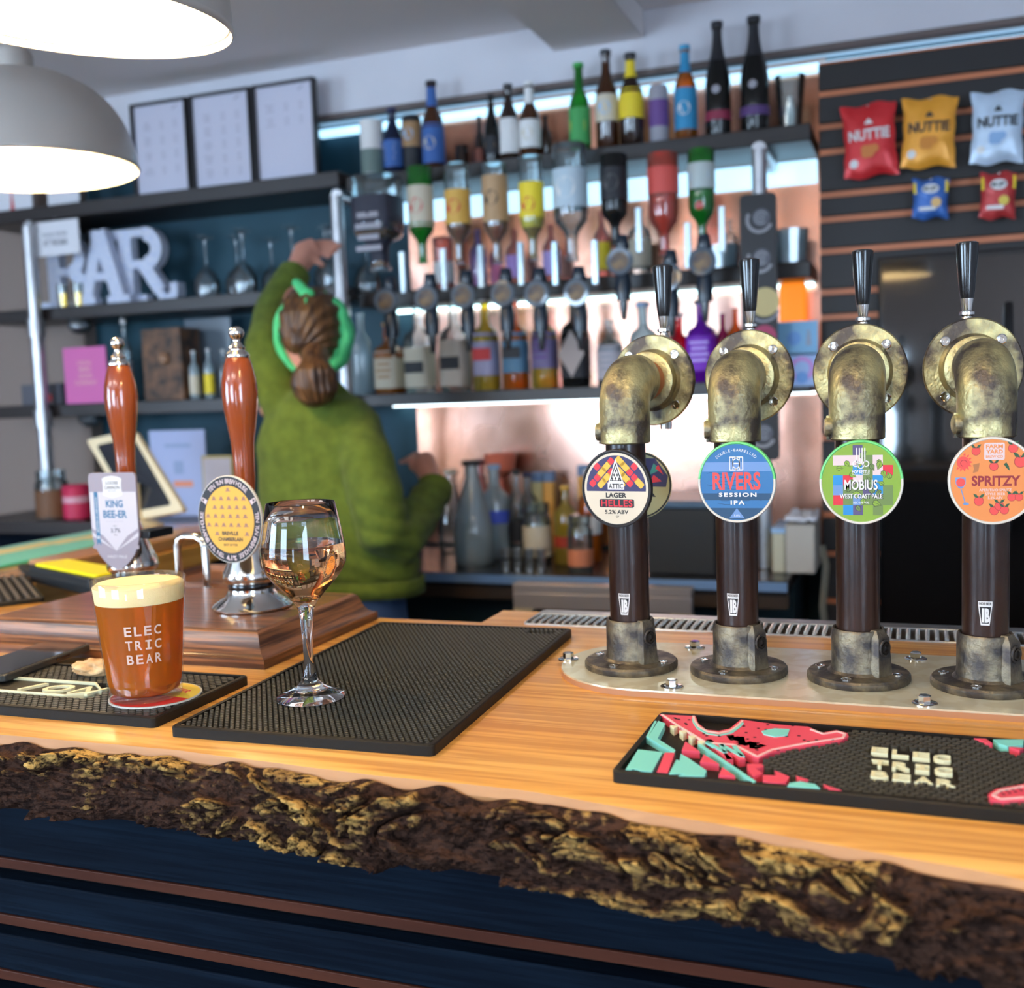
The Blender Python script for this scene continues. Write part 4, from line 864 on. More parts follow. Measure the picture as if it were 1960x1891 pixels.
# crumpled scrap
sp = at(186, 1290, Z=ZB+MH); bm = bmesh.new(); bmesh.ops.create_icosphere(bm, subdivisions=4, radius=1)
for v in bm.verts:
    q = v.co.copy(); n_ = 1+.5*noise.noise(q*1.7)+.22*noise.noise(q*4)+.07*noise.noise(q*12); v.co = Vector((q.x*.026*n_, q.y*.017*n_, max(-.0, .009+q.z*.010*n_)))
me = bpy.data.meshes.new('torn_crisp'); bm.to_mesh(me); bm.free(); me.materials.append(M('beige_crisp', (.58, .30, .12), .8, col2=(.80, .52, .26), scale=60, bump=.5, bscale=200)); me.polygons.foreach_set('use_smooth', [True]*len(me.polygons))
o = link('snack_piece', me); o.location = sp; o.rotation_euler.z = .25; tag(o, 'small crumpled beige snack lying behind the pint glass on the mat', 'snack')
# small ribbed mat
a_, b_, c2 = at(86, 1152, Z=ZB), at(50, 1108, Z=ZB), at(-60, 1178, Z=ZB)
ex = (Vector((b_.x, b_.y, 0))-Vector((a_.x, a_.y, 0))).normalized()
t = thing('ribbed_drip_mat', 'small black ribbed rubber drip mat on the counter at the left edge', 'drip mat', (a_.x, a_.y, ZB), math.atan2(ex.y, ex.x))
B().prism(rrect(0, 0, .30, .22, .006), 0, .008).build('base', rubber, t, bevel=.001); rm = B().box((.006, 0, .008), (.294, .006, .012)).mesh('rib', M('dusty_rubber', (.10, .085, .07), .5), False)
for k in range(14): o = link('rib', rm, t); o.location.y = .008+k*.0150
# black holder with the yellow top
p0, p1 = at(40, 1100, Z=ZB), at(190, 1132, Z=ZB); d = (p1-p0); L_ = d.length
t = thing('moulded_tray', 'black moulded tray with pointed handle and bright yellow top beside the board', 'tray', p0, math.atan2(d.y, d.x))
B().prism([(0, -.004), (.05, -.018), (.10, -.03), (L_+.03, -.035), (L_+.05, -.01), (L_+.05, .045), (.11, .05), (.05, .02), (0, .006)], .010, .022).build('handle', blackm, t, bevel=.003)
B().prism([(.11, -.028), (L_+.03, -.034), (L_+.048, -.01), (L_+.048, .043), (.12, .048)], 0, .032).build('tray_body', blackm, t, bevel=.003)
B().prism(rrect(.13, -.026, L_+.042, .042, .008), .032, .038).build('yellow_top', flat('vivid_yellow', (.95, .80, .01), .4), t, bevel=.002)

# ================================================================== PENDANT LAMPS
def lamp(lb, u, v, dep, dia, c=None, tilt=None):
    c = CAM+ray(u, v)*dep if c is None else Vector(c); t = thing('pendant_lamp', lb, 'pendant lamp', c, 0, 'grey dome pendant lamps over the bar'); R_ = dia/2
    out = [(R_, 0), (R_+.003, .003), (R_+.002, .008)]+[(R_*math.cos(a)**.8 if a < 1.5 else .03, .008+R_*.86*math.sin(a)) for a in [PI/2*i/16 for i in range(0, 16)]]
    out = [(max(r, .032), z) for r, z in out]; zt_ = out[-1][1]; out += [(.032, zt_+.03), (.024, zt_+.045), (.012, zt_+.05)]
    B().lathe(out, 72, caps=False).build('shade', lampgrey, t, ang=60)
    inn = [(max(r-.004, .028), z+.0015 if i else z) for i, (r, z) in enumerate(out[:-3])]; inn[0] = (R_, 0)
    B().lathe(inn+[(0, zt_)], 72, caps=False).build('inner_lining', lampwhite, t, ang=60)
    B().lathe([(0, .055), (.018, .058), (.029, .070), (.032, .085), (.029, .102), (.018, .120), (.014, .135)], 32, caps=False).build('bulb', bulb_m, t, ang=80)
    B().lathe([(.018, .130), (.018, zt_)], 24).build('lampholder', blackp, t)
    ctop = 2.46-c.z; B().tube([(0, 0, zt_+.05), (0, 0, ctop-.01)], .0035, 8).build('cable', blackm, t); B().lathe([(.05, ctop-.025), (.05, ctop)], 24).build('ceiling_rose', blackm, t)
    if tilt: t.rotation_euler = (Matrix.Rotation(math.radians(tilt[0]), 3, _f) @ Matrix.Rotation(math.radians(tilt[1]), 3, _r)).to_euler()
lamp('lower grey dome pendant lamp, further along the bar', 50, 329, 2.0, .396, tilt=(-1.6, 0))
lamp('upper grey dome pendant lamp, nearest the camera and cut by the frame', 117, 37, 1.24, .380, tilt=(5, 4))
lamp('third grey dome pendant lamp, out of view to the upper right', 0, 0, 0, .385, (-.14, .46, 1.89))
# ================================================================== SHELVES, PIPES, BACK COUNTER
def shelf(lb, x0, x1, z, y0=2.885, th=.042, y1=YW):
    t = tag(B().box((x0, y0, z-th), (x1, y1, z)).build('shelf_board', shelf_m, bevel=.003), lb, 'shelf'); return t
ZS1, ZS2, ZS3 = 2.078, 1.742, 1.440
S1 = shelf('long top shelf on the left, below the framed menus', -3.0, -1.60, 2.100, th=.045)
shelf('second shelf on the left, carrying the BAR letters', -3.0, -1.62, 1.768)
shelf('third shelf on the left, carrying the pink card', -3.0, -1.62, 1.446)
shelf('top shelf on the right, crowded with beer bottles', -1.575, -.255, ZS1, th=.042)
shelf('middle right shelf behind the upturned spirit bottles', -1.575, -.262, ZS2, th=.042, y0=2.93)
shelf('lower right shelf lined with spirit bottles', -1.575, -.262, ZS3, th=.036)
def led(n, x0, x1, y0, y1, z0, z1, m, lb):
    tag(B().box((x0, y0, z0), (x1, y1, z1)).build(n, m), lb, 'led light')
led('led_bar', -1.57, -.26, YW-.030, YW-.013, ZS1-.042-.065, ZS1-.042-.004, led_blue, 'blue-white light bar under the top right shelf')
led('led_strip', -1.57, -.27, 3.10, 3.125, ZS2-.050, ZS2-.042, led_white, 'bright light strip under the middle right shelf')
led('led_strip', -1.57, -.27, 3.110, 3.130, ZS3-.042, ZS3-.036, M('counter_led', (1, 1, 1), .5, emit=(.75, .92, 1), estr=4.5), 'light strip under the lower right shelf')
led('led_strip', -1.79, .60, YW-.035, YW-.014, 2.262, 2.284, led_blue, 'long pale blue light strip along the bulkhead')
def upright(lb, x, y, z0, z1, r=.0215, fit=()):
    t = thing('pipe_upright', lb, 'pipe', (x, y, 0), 0, 'galvanised shelf uprights')
    B().tube([(0, 0, z0), (0, 0, z1)], r, 24).build('pipe', galv, t)
    for z in fit: B().lathe([(r+.006, z-.03), (r+.006, z+.03)], 24).build('fitting', galv, t)
    B().tube([(0, 0, z1), (0, .25, z1)], r, 20).build('wall_arm', galv, t); return t
upright('galvanised pipe upright at the far left of the shelves', -2.745, 2.852, 1.072, 2.03, fit=(1.70, 1.40))
upright('galvanised pipe upright between the left and right shelves', -1.592, 2.852, .952, 2.02, r=.019, fit=(1.70, 1.39))
upright('galvanised pipe upright behind the second beer tap', -.378, 2.852, .952, 2.02, r=.019, fit=(1.68,))
bc = thing('back_counter', 'dark back counter with a pale steel edge under the spirit bottles', 'counter')
B().box((-1.62, 2.66, .915), (-.30, YW, .950)).build('worktop', M('dark_laminate', (.02, .02, .024), .25), bc, bevel=.002)
B().box((-1.62, 2.655, .925), (-.30, 2.66, .948)).build('edge_strip', M('pale_steel_edge', (.22, .36, .60), .35, .4), bc)
B().box((-1.62, 2.80, 0), (-.30, YW, .915)).build('cabinet', M('deep_teal_cabinet', (.004, .022, .03), .5), bc)
B().box((-1.62, 2.67, .88), (-.30, 2.70, .915)).build('rail', M('dark_brown_rail', (.035, .02, .013), .5), bc)
bl = thing('side_counter', 'dark side counter against the teal wall beyond the bar return', 'counter')
B().box((-3.0, 2.72, 1.03), (-1.66, YW-.064, 1.07)).build('worktop', shelf_m, bl); B().box((-3.0, 2.80, 0), (-1.66, YW-.064, 1.03)).build('cabinet', navy, bl)
# glasswasher frame
gx = [at(u, 1150, Y=2.45).x for u in (985, 1325)]; zt_ = at(1150, 1120, Y=2.45).z; t = thing('glass_washer', 'low stainless frame of an under-counter glass washer', 'glass washer')
B().box((gx[0], 2.44, zt_-.022), (gx[1], 2.475, zt_)).box((gx[0], 2.44, zt_-.062), (gx[1], 2.465, zt_-.022)).build('top_rail', M('washer_steel', (.42, .36, .34), .35, .7), t, bevel=.002)
for x in (gx[0], gx[1]-.05): B().box((x, 2.44, .0), (x+.05, 2.465, zt_-.06)).build('side_post', M('washer_steel_warm', (.60, .48, .30), .4, .5), t)
B().box((gx[0]+.05, 2.467, .0), (gx[1]-.05, 2.58, zt_-.03)).build('dark_window', blackp, t)

# ---- bottles
gcols = dict(brown=glassy('brown_bottle_glass', (.16, .045, .012), .55), green=glassy('green_bottle_glass', (.03, .42, .05), .45), black=M('black_bottle_glass', (.010, .010, .010), .08),
             clear=glassy('clear_bottle_glass', (.86, .95, .97), .10), amber=glassy('amber_spirit', (.80, .26, .03), .40), blue=glassy('pale_blue_glass', (.78, .94, 1), .6), purple=glassy('purple_gin', (.28, .02, .62), .60),
             red=glassy('red_liqueur', (.75, .01, .03), .55), magenta=glassy('magenta_liqueur', (.60, .02, .20), .5), orange=glassy('orange_liqueur', (.95, .25, .02), .5), dkbrown=glassy('dark_brown_glass', (.05, .018, .010), .75),
             pinkspirit=glassy('pink_spirit', (.95, .20, .14), .45), yellow=glassy('yellow_spirit', (.92, .70, .10), .4), peach=glassy('peach_bottle', (.9, .5, .45), .4), lilac=glassy('lilac_bottle', (.62, .50, .95), .35), navyg=M('navy_bottle', (.01, .016, .045), .2))
LABC = {}
def lab(c): 
    if c not in LABC: LABC[c] = M('label_%d' % len(LABC), c, .55)
    return LABC[c]
WH, CR, YE, BK, BL, NV, RD, GN, TN, PU, GY, LB, GO = (.80, .78, .76), (.66, .58, .44), (.90, .66, .03), (.02, .02, .025), (.05, .14, .42), (.02, .03, .10), (.62, .04, .04), (.05, .30, .08), (.42, .24, .11), (.16, .07, .26), (.38, .36, .40), (.35, .55, .80), (.75, .42, .08)
PROF = {
 'beer': [(.0, 0), (.88, 0), (1, .02), (1, .52), (.93, .60), (.55, .72), (.40, .80), (.37, .93), (.43, .94), (.43, 1)],
 'longneck': [(.0, 0), (.9, 0), (1, .015), (1, .50), (.85, .60), (.45, .72), (.38, .95), (.44, .955), (.44, 1)],
 'champ': [(.0, 0), (.92, 0), (1, .02), (1, .46), (.86, .58), (.50, .72), (.36, .84), (.34, .93), (.42, .94), (.42, 1)],
 'spirit': [(.0, 0), (.93, 0), (1, .02), (1, .60), (.90, .67), (.45, .75), (.33, .80), (.33, .97), (.38, .97), (.38, 1)],
 'squat': [(.0, 0), (.93, 0), (1, .03), (1, .55), (.88, .64), (.40, .70), (.33, .76), (.33, .95), (.42, .95), (.42, 1)],
 'cone': [(.0, 0), (.92, 0), (1, .02), (1, .32), (.85, .48), (.50, .72), (.36, .84), (.34, .96), (.42, .96), (.42, 1)],
 'can': [(.0, 0), (.80, 0), (1, .04), (1, .93), (.86, 1), (.80, .985), (0, .985)],
 'tube': [(.0, 0), (.96, 0), (1, .01), (1, .93), (1.04, .93), (1.04, .99), (.98, 1), (0, 1)],
 'jar': [(.0, 0), (.93, 0), (1, .05), (1, .72), (.88, .80), (.80, .82), (.88, .82), (.88, 1), (0, 1)],
}
def rad_at(pf, z):
    for (r0, z0), (r1, z1) in zip(pf, pf[1:]):
        if z0 <= z <= z1 and z1 > z0: return r0+(r1-r0)*(z-z0)/(z1-z0)
    return 1
def bottle(name, lb, kind, u, vtop, vbase, w, Y, glass, lc=None, cap=None, lz=(.15, .45), mark=None, Z=None, group=None, inv=False, neck=None, square=0, cat='bottle', fill=None):
    z0 = Z if Z is not None else at(u, vbase, Y=Y).z; P0 = at(u, (vtop+vbase)/2, Y=Y); dep = px(P0)[2]; x = P0.x
    zt = at(u, vtop, Y=Y).z; h = zt-z0 if not inv else at(u, vtop, Y=Y).z-at(u, vbase, Y=Y).z; r = w/2/F*dep*.98
    t = thing(name, lb, cat, (x, Y, z0 if not inv else zt), 0, group)
    if inv: t.rotation_euler = (PI, 0, 0)
    pf = PROF[kind]; S = [(a*r, b_*h) for a, b_ in pf]
    B().lathe(S, 28, square=square).build('glass_body' if kind not in ('can', 'tube') else 'body', glass, t, ang=50)
    if lc:
        n = 24; l0, l1 = lz; b = B(); N_ = 4
        L = [(rad_at(pf, l0+(l1-l0)*i/N_)*r+.0006, (l0+(l1-l0)*i/N_)*h) for i in range(N_+1)]
        b.lathe(L, 36, caps=False, square=square); lo = b.build('label', lab(lc), t, ang=50)
        if mark:
            m_ = B(); zz = (l0+l1)/2*h; hh = (l1-l0)*h; rr = rad_at(pf, (l0+l1)/2)*r+.0012; s_ = -1 if not inv else 1
            dx = 1; kindm, mc = mark
            if kindm == 'disc': m_.disc(0, 0, min(r*.6, hh*.32), 0, 0, 20)
            elif kindm == 'band': m_.poly(rrect(-r*.75, -hh*.14, r*.75, hh*.14, .001, 2))
            elif kindm == 'diamond': m_.poly([(0, -hh*.5), (r*.95, 0), (0, hh*.5), (-r*.95, 0)])
            else:
                for i in range(4): m_.poly(rrect(-r*(.62-.1*(i % 2)), hh*(.28-.17*i), r*(.62-.1*(i % 2)), hh*(.36-.17*i), .0004, 1))
            if square: m_.v = [(x_, -s_*(-1)*0+s_*(rr*1.0)*1.0, zz+y_) if False else (x_, s_*rr, zz+y_) for x_, y_, e in m_.v]
            else:
                n_ = []
                for x_, y_, e in m_.v:
                    a = max(-1.3, min(1.3, x_/rr)); n_.append((rr*math.sin(a), s_*rr*math.cos(a), zz+y_))
                m_.v = n_
            m_.build('label_mark', lab(mc), lo, smooth=False)
    if neck: k0, k1, nc = neck; b = B(); b.lathe([(rad_at(pf, k0+(k1-k0)*i/4)*r+.0007, (k0+(k1-k0)*i/4)*h) for i in range(5)], 24, caps=False); b.build('neck_foil', lab(nc), t, ang=60)
    if cap: rc = pf[-1][0]*r if pf[-1][0] else r*.5; B().lathe([(rc*1.12, h*.955), (rc*1.12, h*1.003), (rc*.8, h*1.008), (0, h*1.008)], 20, caps=False).build('cap', lab(cap), t)
    return t, r, h
g1 = 'beer bottles and cans on the top shelf'
for a in (
 ('spirit_tube', 'white and grey-green spirit tube standing left of the dark blue bottle', 'tube', 712, 232, 332, 44, 2.93, lab(WH), (.16, .22, .20), None, (.05, .48), None),
 ('beer_bottle', 'dark bottle with navy and pale label right of the white tube', 'beer', 752, 208, 328, 40, 2.95, gcols['navyg'], BL, NV, (.12, .52), ('lines', WH)),
 ('beer_can', 'black can with tan face and blue emblem on the top shelf', 'can', 789, 222, 322, 38, 2.95, lab(BK), TN, None, (.45, .88), ('disc', LB)),
 ('beer_bottle', 'brown bottle with bright blue label and blue neck', 'longneck', 828, 156, 320, 44, 2.95, gcols['brown'], BL, BK, (.08, .52), ('disc', CR)),
 ('small_jar', 'small dark brown jar low on the top shelf', 'jar', 884, 279, 312, 28, 2.99, gcols['dkbrown'], None, None, (.1, .2), None),
 ('beer_bottle', 'slim small dark bottle behind the small jar', 'longneck', 918, 224, 310, 20, 3.00, gcols['dkbrown'], (.2, .05, .03), BK, (.1, .4), None),
 ('wine_bottle', 'black champagne-shaped bottle with sealed black neck', 'champ', 941, 181, 306, 32, 2.96, gcols['black'], BK, BK, (.15, .4), ('band', TN)),
 ('beer_bottle', 'brown bottle with tall white label', 'beer', 974, 162, 302, 38, 2.94, gcols['dkbrown'], WH, BK, (.10, .55), ('band', GY)),
 ('beer_bottle', 'brown bottle with white oval label and white neck', 'longneck', 1014, 158, 300, 42, 2.94, gcols['brown'], WH, WH, (.14, .50), ('disc', CR)),
 ('beer_bottle', 'small amber bottle tucked right of the white oval label', 'beer', 1044, 222, 298, 26, 3.0, gcols['brown'], None, BK, (.1, .4), None),
 ('beer_bottle', 'bright green beer bottle on the top shelf', 'longneck', 1109, 122, 292, 42, 2.95, gcols['green'], (.06, .34, .09), (.05, .4, .08), (.10, .50), ('band', YE)),
 ('beer_bottle', 'brown bottle with pale round crest and black base', 'beer', 1161, 97, 286, 44, 2.94, gcols['brown'], CR, BK, (.28, .55), ('disc', LB)),
 ('beer_bottle', 'brown bottle with big yellow label and yellow neck', 'beer', 1208, 103, 282, 48, 2.94, gcols['dkbrown'], YE, BK, (.30, .62), ('lines', GO)),
 ('beer_can', 'purple and silver beer can on the top shelf', 'can', 1261, 165, 278, 38, 2.95, lab(GY), PU, None, (.30, .75), None),
 ('beer_bottle', 'golden bottle with blue neck and blue label', 'beer', 1312, 88, 272, 44, 2.95, gcols['amber'], (.04, .30, .55), (.04, .35, .6), (.12, .55), ('disc', WH)),
 ('stout_bottle', 'tall black swing-top bottle with a red band', 'champ', 1374, 43, 266, 50, 2.94, gcols['black'], (.30, .03, .07), BK, (.14, .22), None),
 ('stout_bottle', 'tallest black swing-top bottle with a purple band', 'champ', 1444, 33, 260, 56, 2.94, gcols['black'], (.12, .06, .20), BK, (.14, .22), None),
):
    nm, lb, kd, u, vt, vb, w, Y, g, lc, cap, lz, mk = a
    nk = {'beer_bottle': None}.get(nm)
    if 'yellow neck' in lb: nk = (.74, .92, YE)
    if 'blue neck' in lb: nk = (.72, .93, (.04, .30, .55) if 'golden' in lb else BL)
    if 'white neck' in lb: nk = (.72, .93, WH)
    if nm == 'stout_bottle': nk = (.66, .93, BK)
    t, r, h = bottle(nm, lb, kd, u, vt, vb, w, Y, g, lc, cap, lz, mk, Z=ZS1, group=g1, neck=nk)
    if nm == 'stout_bottle':
        m_ = B(); m_.disc(0, 0, .011, 0, 0, 18); m_.v = [((r+.001)*math.sin(x/r), -(r+.001)*math.cos(x/r), h*.40+y) for x, y, e in m_.v]; m_.build('crest', lab(GY), t, smooth=False)
t = thing('beer_glass', 'empty clear pint glass at the right end of the top shelf', 'beer glass', (at(1512, 200, Y=2.97).x, 2.97, ZS1))
B().lathe([(.028, 0), (.040, .14), (.038, .14), (.0265, .004), (0, .004)], 28).build('glass_body', thin_glass, t); B().lathe([(.010, .005), (.012, .05), (.004, .09)], 16).build('white_insert', lab(WH), t)

# upturned spirit bottles in their optics
g2 = 'upturned spirit bottles on optics'; YO = 2.80
opt = None
for i, a in enumerate((
 ('square upturned whiskey bottle with a black label', 'squat', 724, 338, 520, 88, 'clear', (.03, .03, .05), ('lines', GY), (.22, .90), 'amber', .6, 738, 576),
 ('upturned green bottle with a cream label', 'spirit', 806, 320, 505, 50, 'green', CR, ('disc', RD), (.20, .62), 'green', 0, 816, 571),
 ('upturned clear bottle of amber rum with an orange label', 'spirit', 877, 314, 508, 50, 'clear', GO, ('disc', RD), (.26, .60), 'amber', 0, 886, 566),
 ('upturned bottle of dark rum with a tan label and black crest', 'spirit', 949, 314, 506, 50, 'clear', (.50, .30, .15), ('disc', BK), (.12, .58), 'amber', 0, 962, 562),
 ('upturned bottle with a bright yellow label', 'spirit', 1018, 300, 500, 48, 'clear', YE, ('disc', RD), (.25, .68), 'yellow', 0, 1027, 562),
 ('large upturned clear vodka bottle with a pale blue label', 'spirit', 1092, 276, 500, 68, 'clear', (.52, .62, .68), ('disc', WH), (.22, .55), 'clear', 0, 1103, 560),
 ('upturned black liqueur bottle with a black label', 'spirit', 1176, 296, 470, 54, 'black', BK, ('disc', (.10, .09, .09)), (.15, .5), 'black', 0, 1186, 500),
 ('upturned bottle of pink-red gin with a pale band', 'spirit', 1270, 294, 490, 60, 'pinkspirit', (.75, .10, .08), None, (.14, .40), 'red', 0, 1279, 530),
 ('upturned green gin bottle with a pale label and red seal', 'spirit', 1343, 286, 470, 52, 'green', (.55, .62, .60), ('band', LB), (.15, .42), 'green', 0, 1344, 500))):
    lb, kd, u, vt, vb, w, g, lc, mk, lz, liq, sq, ou, ov = a
    t, r, h = bottle('spirit_bottle', lb, kd, u, vt, vb, w, YO, gcols[g], lc, None, lz, mk, group=g2, inv=True, square=sq)
    if i in (0, 2, 3, 4): B().lathe([(0, h*.42), (r*.93, h*.42)]+[(a_*r*.93, b_*h) for a_, b_ in PROF[kd] if b_ > .5][:-1], 24, square=sq).build('spirit', gcols[liq], t)
    if i == 8: m_ = B(); m_.disc(0, 0, .010); m_.v = [((r+.001)*math.sin(x/r), (r+.001)*math.cos(x/r), h*.60+y) for x, y, e in m_.v]; m_.build('wax_seal', lab(RD), t, smooth=False)
    loc = at(ou, ov, Y=YO-.03); bx = at(u, vb, Y=YO)
    if opt is None:
        opt = o = thing('optic_measure', '', 'optic', loc, 0, 'optic measures below the spirit bottles')
        b = B(); b.X = Matrix.Rotation(PI/2, 4, 'X'); b.lathe([(.034, -.004), (.036, 0), (.034, .004), (.026, .004)], 32); b.build('clear_disc_rim', glassy('optic_rim', (.35, .42, .50), .6), o)
        b = B(); b.X = Matrix.Rotation(PI/2, 4, 'X'); b.lathe([(.0, .0045), (.023, .0045), (.025, .003)], 28, caps=False); b.build('round_badge', M('optic_badge', (.03, .035, .06), .5, col2=(.30, .18, .08), scale=30), o)
        B().lathe([(.020, -.10), (.022, -.06), (.018, -.03), (.016, .03), (.020, .04), (.014, .07)], 20, (0, .030, 0)).build('measure_chamber', M('optic_chamber', (.015, .025, .04), .15), o)
        B().lathe([(.007, -.15), (.011, -.12), (.012, -.10)], 16, (0, .03, 0)).build('spout', blackp, o)
        b = B(); b.box((.040, .015, .02), (.056, .03, .135)).build('bracket_arm', M('optic_bracket', (.60, .78, .88), .2, .5), o, bevel=.002)
    else: o = copy_tree(opt); o.location = loc
    o['label'] = 'dark optic measure with round badge under the '+lb.replace('upturned ', '')[:48].rsplit(' with', 1)[0]
# bottles half hidden on the middle shelf
for i, a in enumerate((
 ('gift_box', 'pale lilac bottle carton behind the green upturned bottle', 'tube', 848, 455, 40, 'peach', WH), ('gift_box', 'pinkish tall bottle behind the amber rum', 'spirit', 915, 440, 34, 'lilac', None), ('gift_box', 'mauve bottle behind the dark rum', 'spirit', 985, 440, 34, 'peach', (.5, .3, .7)),
 ('gift_box', 'pink bottle left of the large vodka', 'spirit', 1055, 430, 34, 'peach', (.6, .45, .9)), ('spirit_bottle', 'small bottle with a bold yellow label on the middle shelf', 'spirit', 1152, 405, 32, 'peach', YE), ('spirit_bottle', 'bottle with a cream label right of the black upturned bottle', 'spirit', 1224, 400, 46, 'clear', CR),
 ('spirit_bottle', 'slim clear bottle on the middle shelf beside the green gin', 'spirit', 1398, 420, 26, 'clear', (.6, .4, .3)))):
    nm, lb, kd, u, vt, w, g, lc = a; nm = 'spirit_bottle'
    bottle(nm, lb, kd, u, vt, 520, w, 3.06, gcols[g], lc, None, (.15, .55), None, Z=ZS2, group='bottles half hidden on the middle shelf')
# lower shelf
for a in (
 ('pale blue glass bottle beside the shelf upright', 'spirit', 692, 600, 40, 2.96, 'blue', None, None, (.1, .4), None, 0, None),
 ('square amber bottle with a parchment label', 'squat', 745, 618, 52, 2.95, 'amber', CR, (.5, .3, .1), (.08, .60), ('lines', TN), .7, None),
 ('clear bottle with a white label and black plate', 'squat', 802, 578, 54, 2.95, 'clear', CR, BK, (.06, .50), ('band', BK), .5, None),
 ('clear bottle with a beige label and dark plate', 'squat', 870, 570, 54, 2.95, 'clear', (.55, .45, .36), BK, (.06, .55), ('band', BK), .5, None),
 ('clear bottle with a lilac and red label and pale yellow foot', 'squat', 930, 570, 50, 2.95, 'yellow', (.36, .34, .50), WH, (.16, .62), ('band', RD), .3, None),
 ('orange-footed bottle with a blue label', 'squat', 986, 570, 50, 2.95, 'orange', (.10, .22, .34), WH, (.18, .62), ('band', BK), .3, None),
 ('yellow-footed bottle with a purple label', 'squat', 1042, 570, 50, 2.95, 'yellow', (.18, .14, .28), WH, (.22, .62), ('lines', PU), .3, None),
 ('black apothecary bottle with a pale diamond label', 'squat', 1101, 560, 56, 2.95, 'black', BK, BK, (.10, .60), ('diamond', (.48, .38, .34)), .3, None),
 ('clear bottle with a grey framed label', 'squat', 1168, 612, 50, 2.95, 'clear', (.55, .48, .50), None, (.10, .62), ('lines', GY), .3, None),
 ('round clear bottle behind the first beer tap', 'squat', 1232, 580, 56, 2.97, 'blue', WH, LB, (.1, .5), None, 0, None),
 ('bright red liqueur bottle', 'squat', 1300, 600, 46, 2.98, 'red', RD, WH, (.1, .4), None, 0, None),
 ('large vivid purple gin bottle', 'squat', 1343, 575, 60, 2.94, 'purple', (.22, .02, .50), BK, (.14, .56), ('lines', (.6, .4, .85)), .2, None),
 ('magenta bottle right of the purple gin', 'spirit', 1384, 600, 30, 2.98, 'magenta', None, None, (.1, .4), None, 0, None),
 ('orange bottle next to the signboard', 'spirit', 1408, 590, 34, 2.98, 'orange', None, None, (.1, .4), None, 0, None)):
    lb, kd, u, vt, w, Y, g, lc, cap, lz, mk, sq, nk = a
    bottle('spirit_bottle', lb+' on the lower shelf', kd, u, vt, 750, w, Y, gcols[g], lc, cap, lz, mk, Z=ZS3, group='spirit bottles on the lower shelf', square=sq)
# back counter bottles
for a in (
 ('conical pale blue glass bottle nearest the bartender', 'cone', 905, 882, 78, 2.82, 'blue', None, BK, (.1, .3), None), ('pink-topped clear bottle behind the blue bottle', 'cone', 922, 880, 44, 3.06, 'peach', None, (.2, .05, .06), (.1, .3), None),
 ('clear bottle with a bright blue label', 'spirit', 948, 890, 60, 2.94, 'blue', (.08, .14, .75), LB, (.38, .52), None), ('small clear bottle with a black label', 'spirit', 990, 900, 36, 2.93, 'clear', BK, BK, (.2, .45), None),
 ('dark blue topped clear bottle', 'spirit', 1012, 905, 40, 3.0, 'clear', (.3, .28, .35), NV, (.2, .5), None), ('pale jar with a cream label', 'jar', 1028, 962, 56, 2.88, 'clear', CR, None, (.1, .62), None),
 ('amber bottle with a dark red band', 'spirit', 1083, 930, 48, 2.86, 'yellow', (.35, .03, .01), GO, (.22, .36), None), ('orange syrup bottle behind the first tap pipe', 'spirit', 1128, 900, 46, 2.92, 'orange', WH, WH, (.3, .5), None),
 ('stout clear bottle beside the first beer tap', 'jar', 1110, 985, 50, 2.75, 'clear', (.6, .2, .1), None, (.1, .4), None), ('tall clear bottle behind the bartender hand', 'cone', 865, 900, 56, 3.0, 'clear', None, CR, (.1, .3), None)):
    lb, kd, u, vt, w, Y, g, lc, cap, lz, mk = a
    bottle('spirit_bottle', lb+' on the back counter', kd, u, vt, 1060, w, Y, gcols[g], lc, cap, lz, mk, Z=.950, group='bottles on the back counter')
for i, (u, lb) in enumerate(((1030, 'pale gold carton with a blue top'), (1052, 'orange-gold carton with a blue top'), (1118, 'yellow fruit carton behind the amber bottle'))):
    p = at(u, 930, Y=3.05); t = thing('drink_carton', lb+' standing on the back counter', 'carton', (p.x, 3.05, .950)); h = (at(u, 903, Y=3.05).z if i < 2 else at(u, 890, Y=3.05).z)-.950
    B().box((-.015, -.015, 0), (.015, .015, h*.88)).build('box', lab((.75, .65, .32) if i == 0 else (.85, .45, .10)), t); B().box((-.0152, -.0152, h*.88), (.0152, .0152, h)).build('top', lab((.15, .25, .45)), t)
jig = None
for i, (u, v, lb) in enumerate(((968, 1058, 'leftmost'), (990, 1060, 'second'), (1013, 1060, 'third'), (1035, 1062, 'rightmost'))):
    p = at(u, v, Y=2.72)
    if jig is None:
        jig = t = thing('jigger', '', 'measure cup', (p.x, 2.72, .950), 0, 'steel measuring cups in a row')
        B().lathe([(.012, 0), (.014, .06), (.0128, .06), (.011, .003), (0, .003)], 20).build('cup', steel, t); B().lathe([(.0145, .03), (.0145, .034)], 20, caps=False).build('band', chrome, t)
    else: t = copy_tree(jig); t.location = (p.x, 2.72, .950)
    t['label'] = lb+' of the four small steel measuring cups at the counter edge'
p = at(958, 890, Y=3.06); t = thing('coral_bowl', 'coral-coloured wide bowl on a stem among the back counter bottles', 'bowl', (p.x, 3.06, .950)); h = at(958, 868, Y=3.06).z-.95
B().lathe([(.03, 0), (.008, .01), (.007, h*.75), (.042, h*.83), (.052, h), (.048, h), (.038, h*.86), (0, h*.80)], 28).build('bowl', M('coral_glaze', (.80, .20, .12), .4), t)
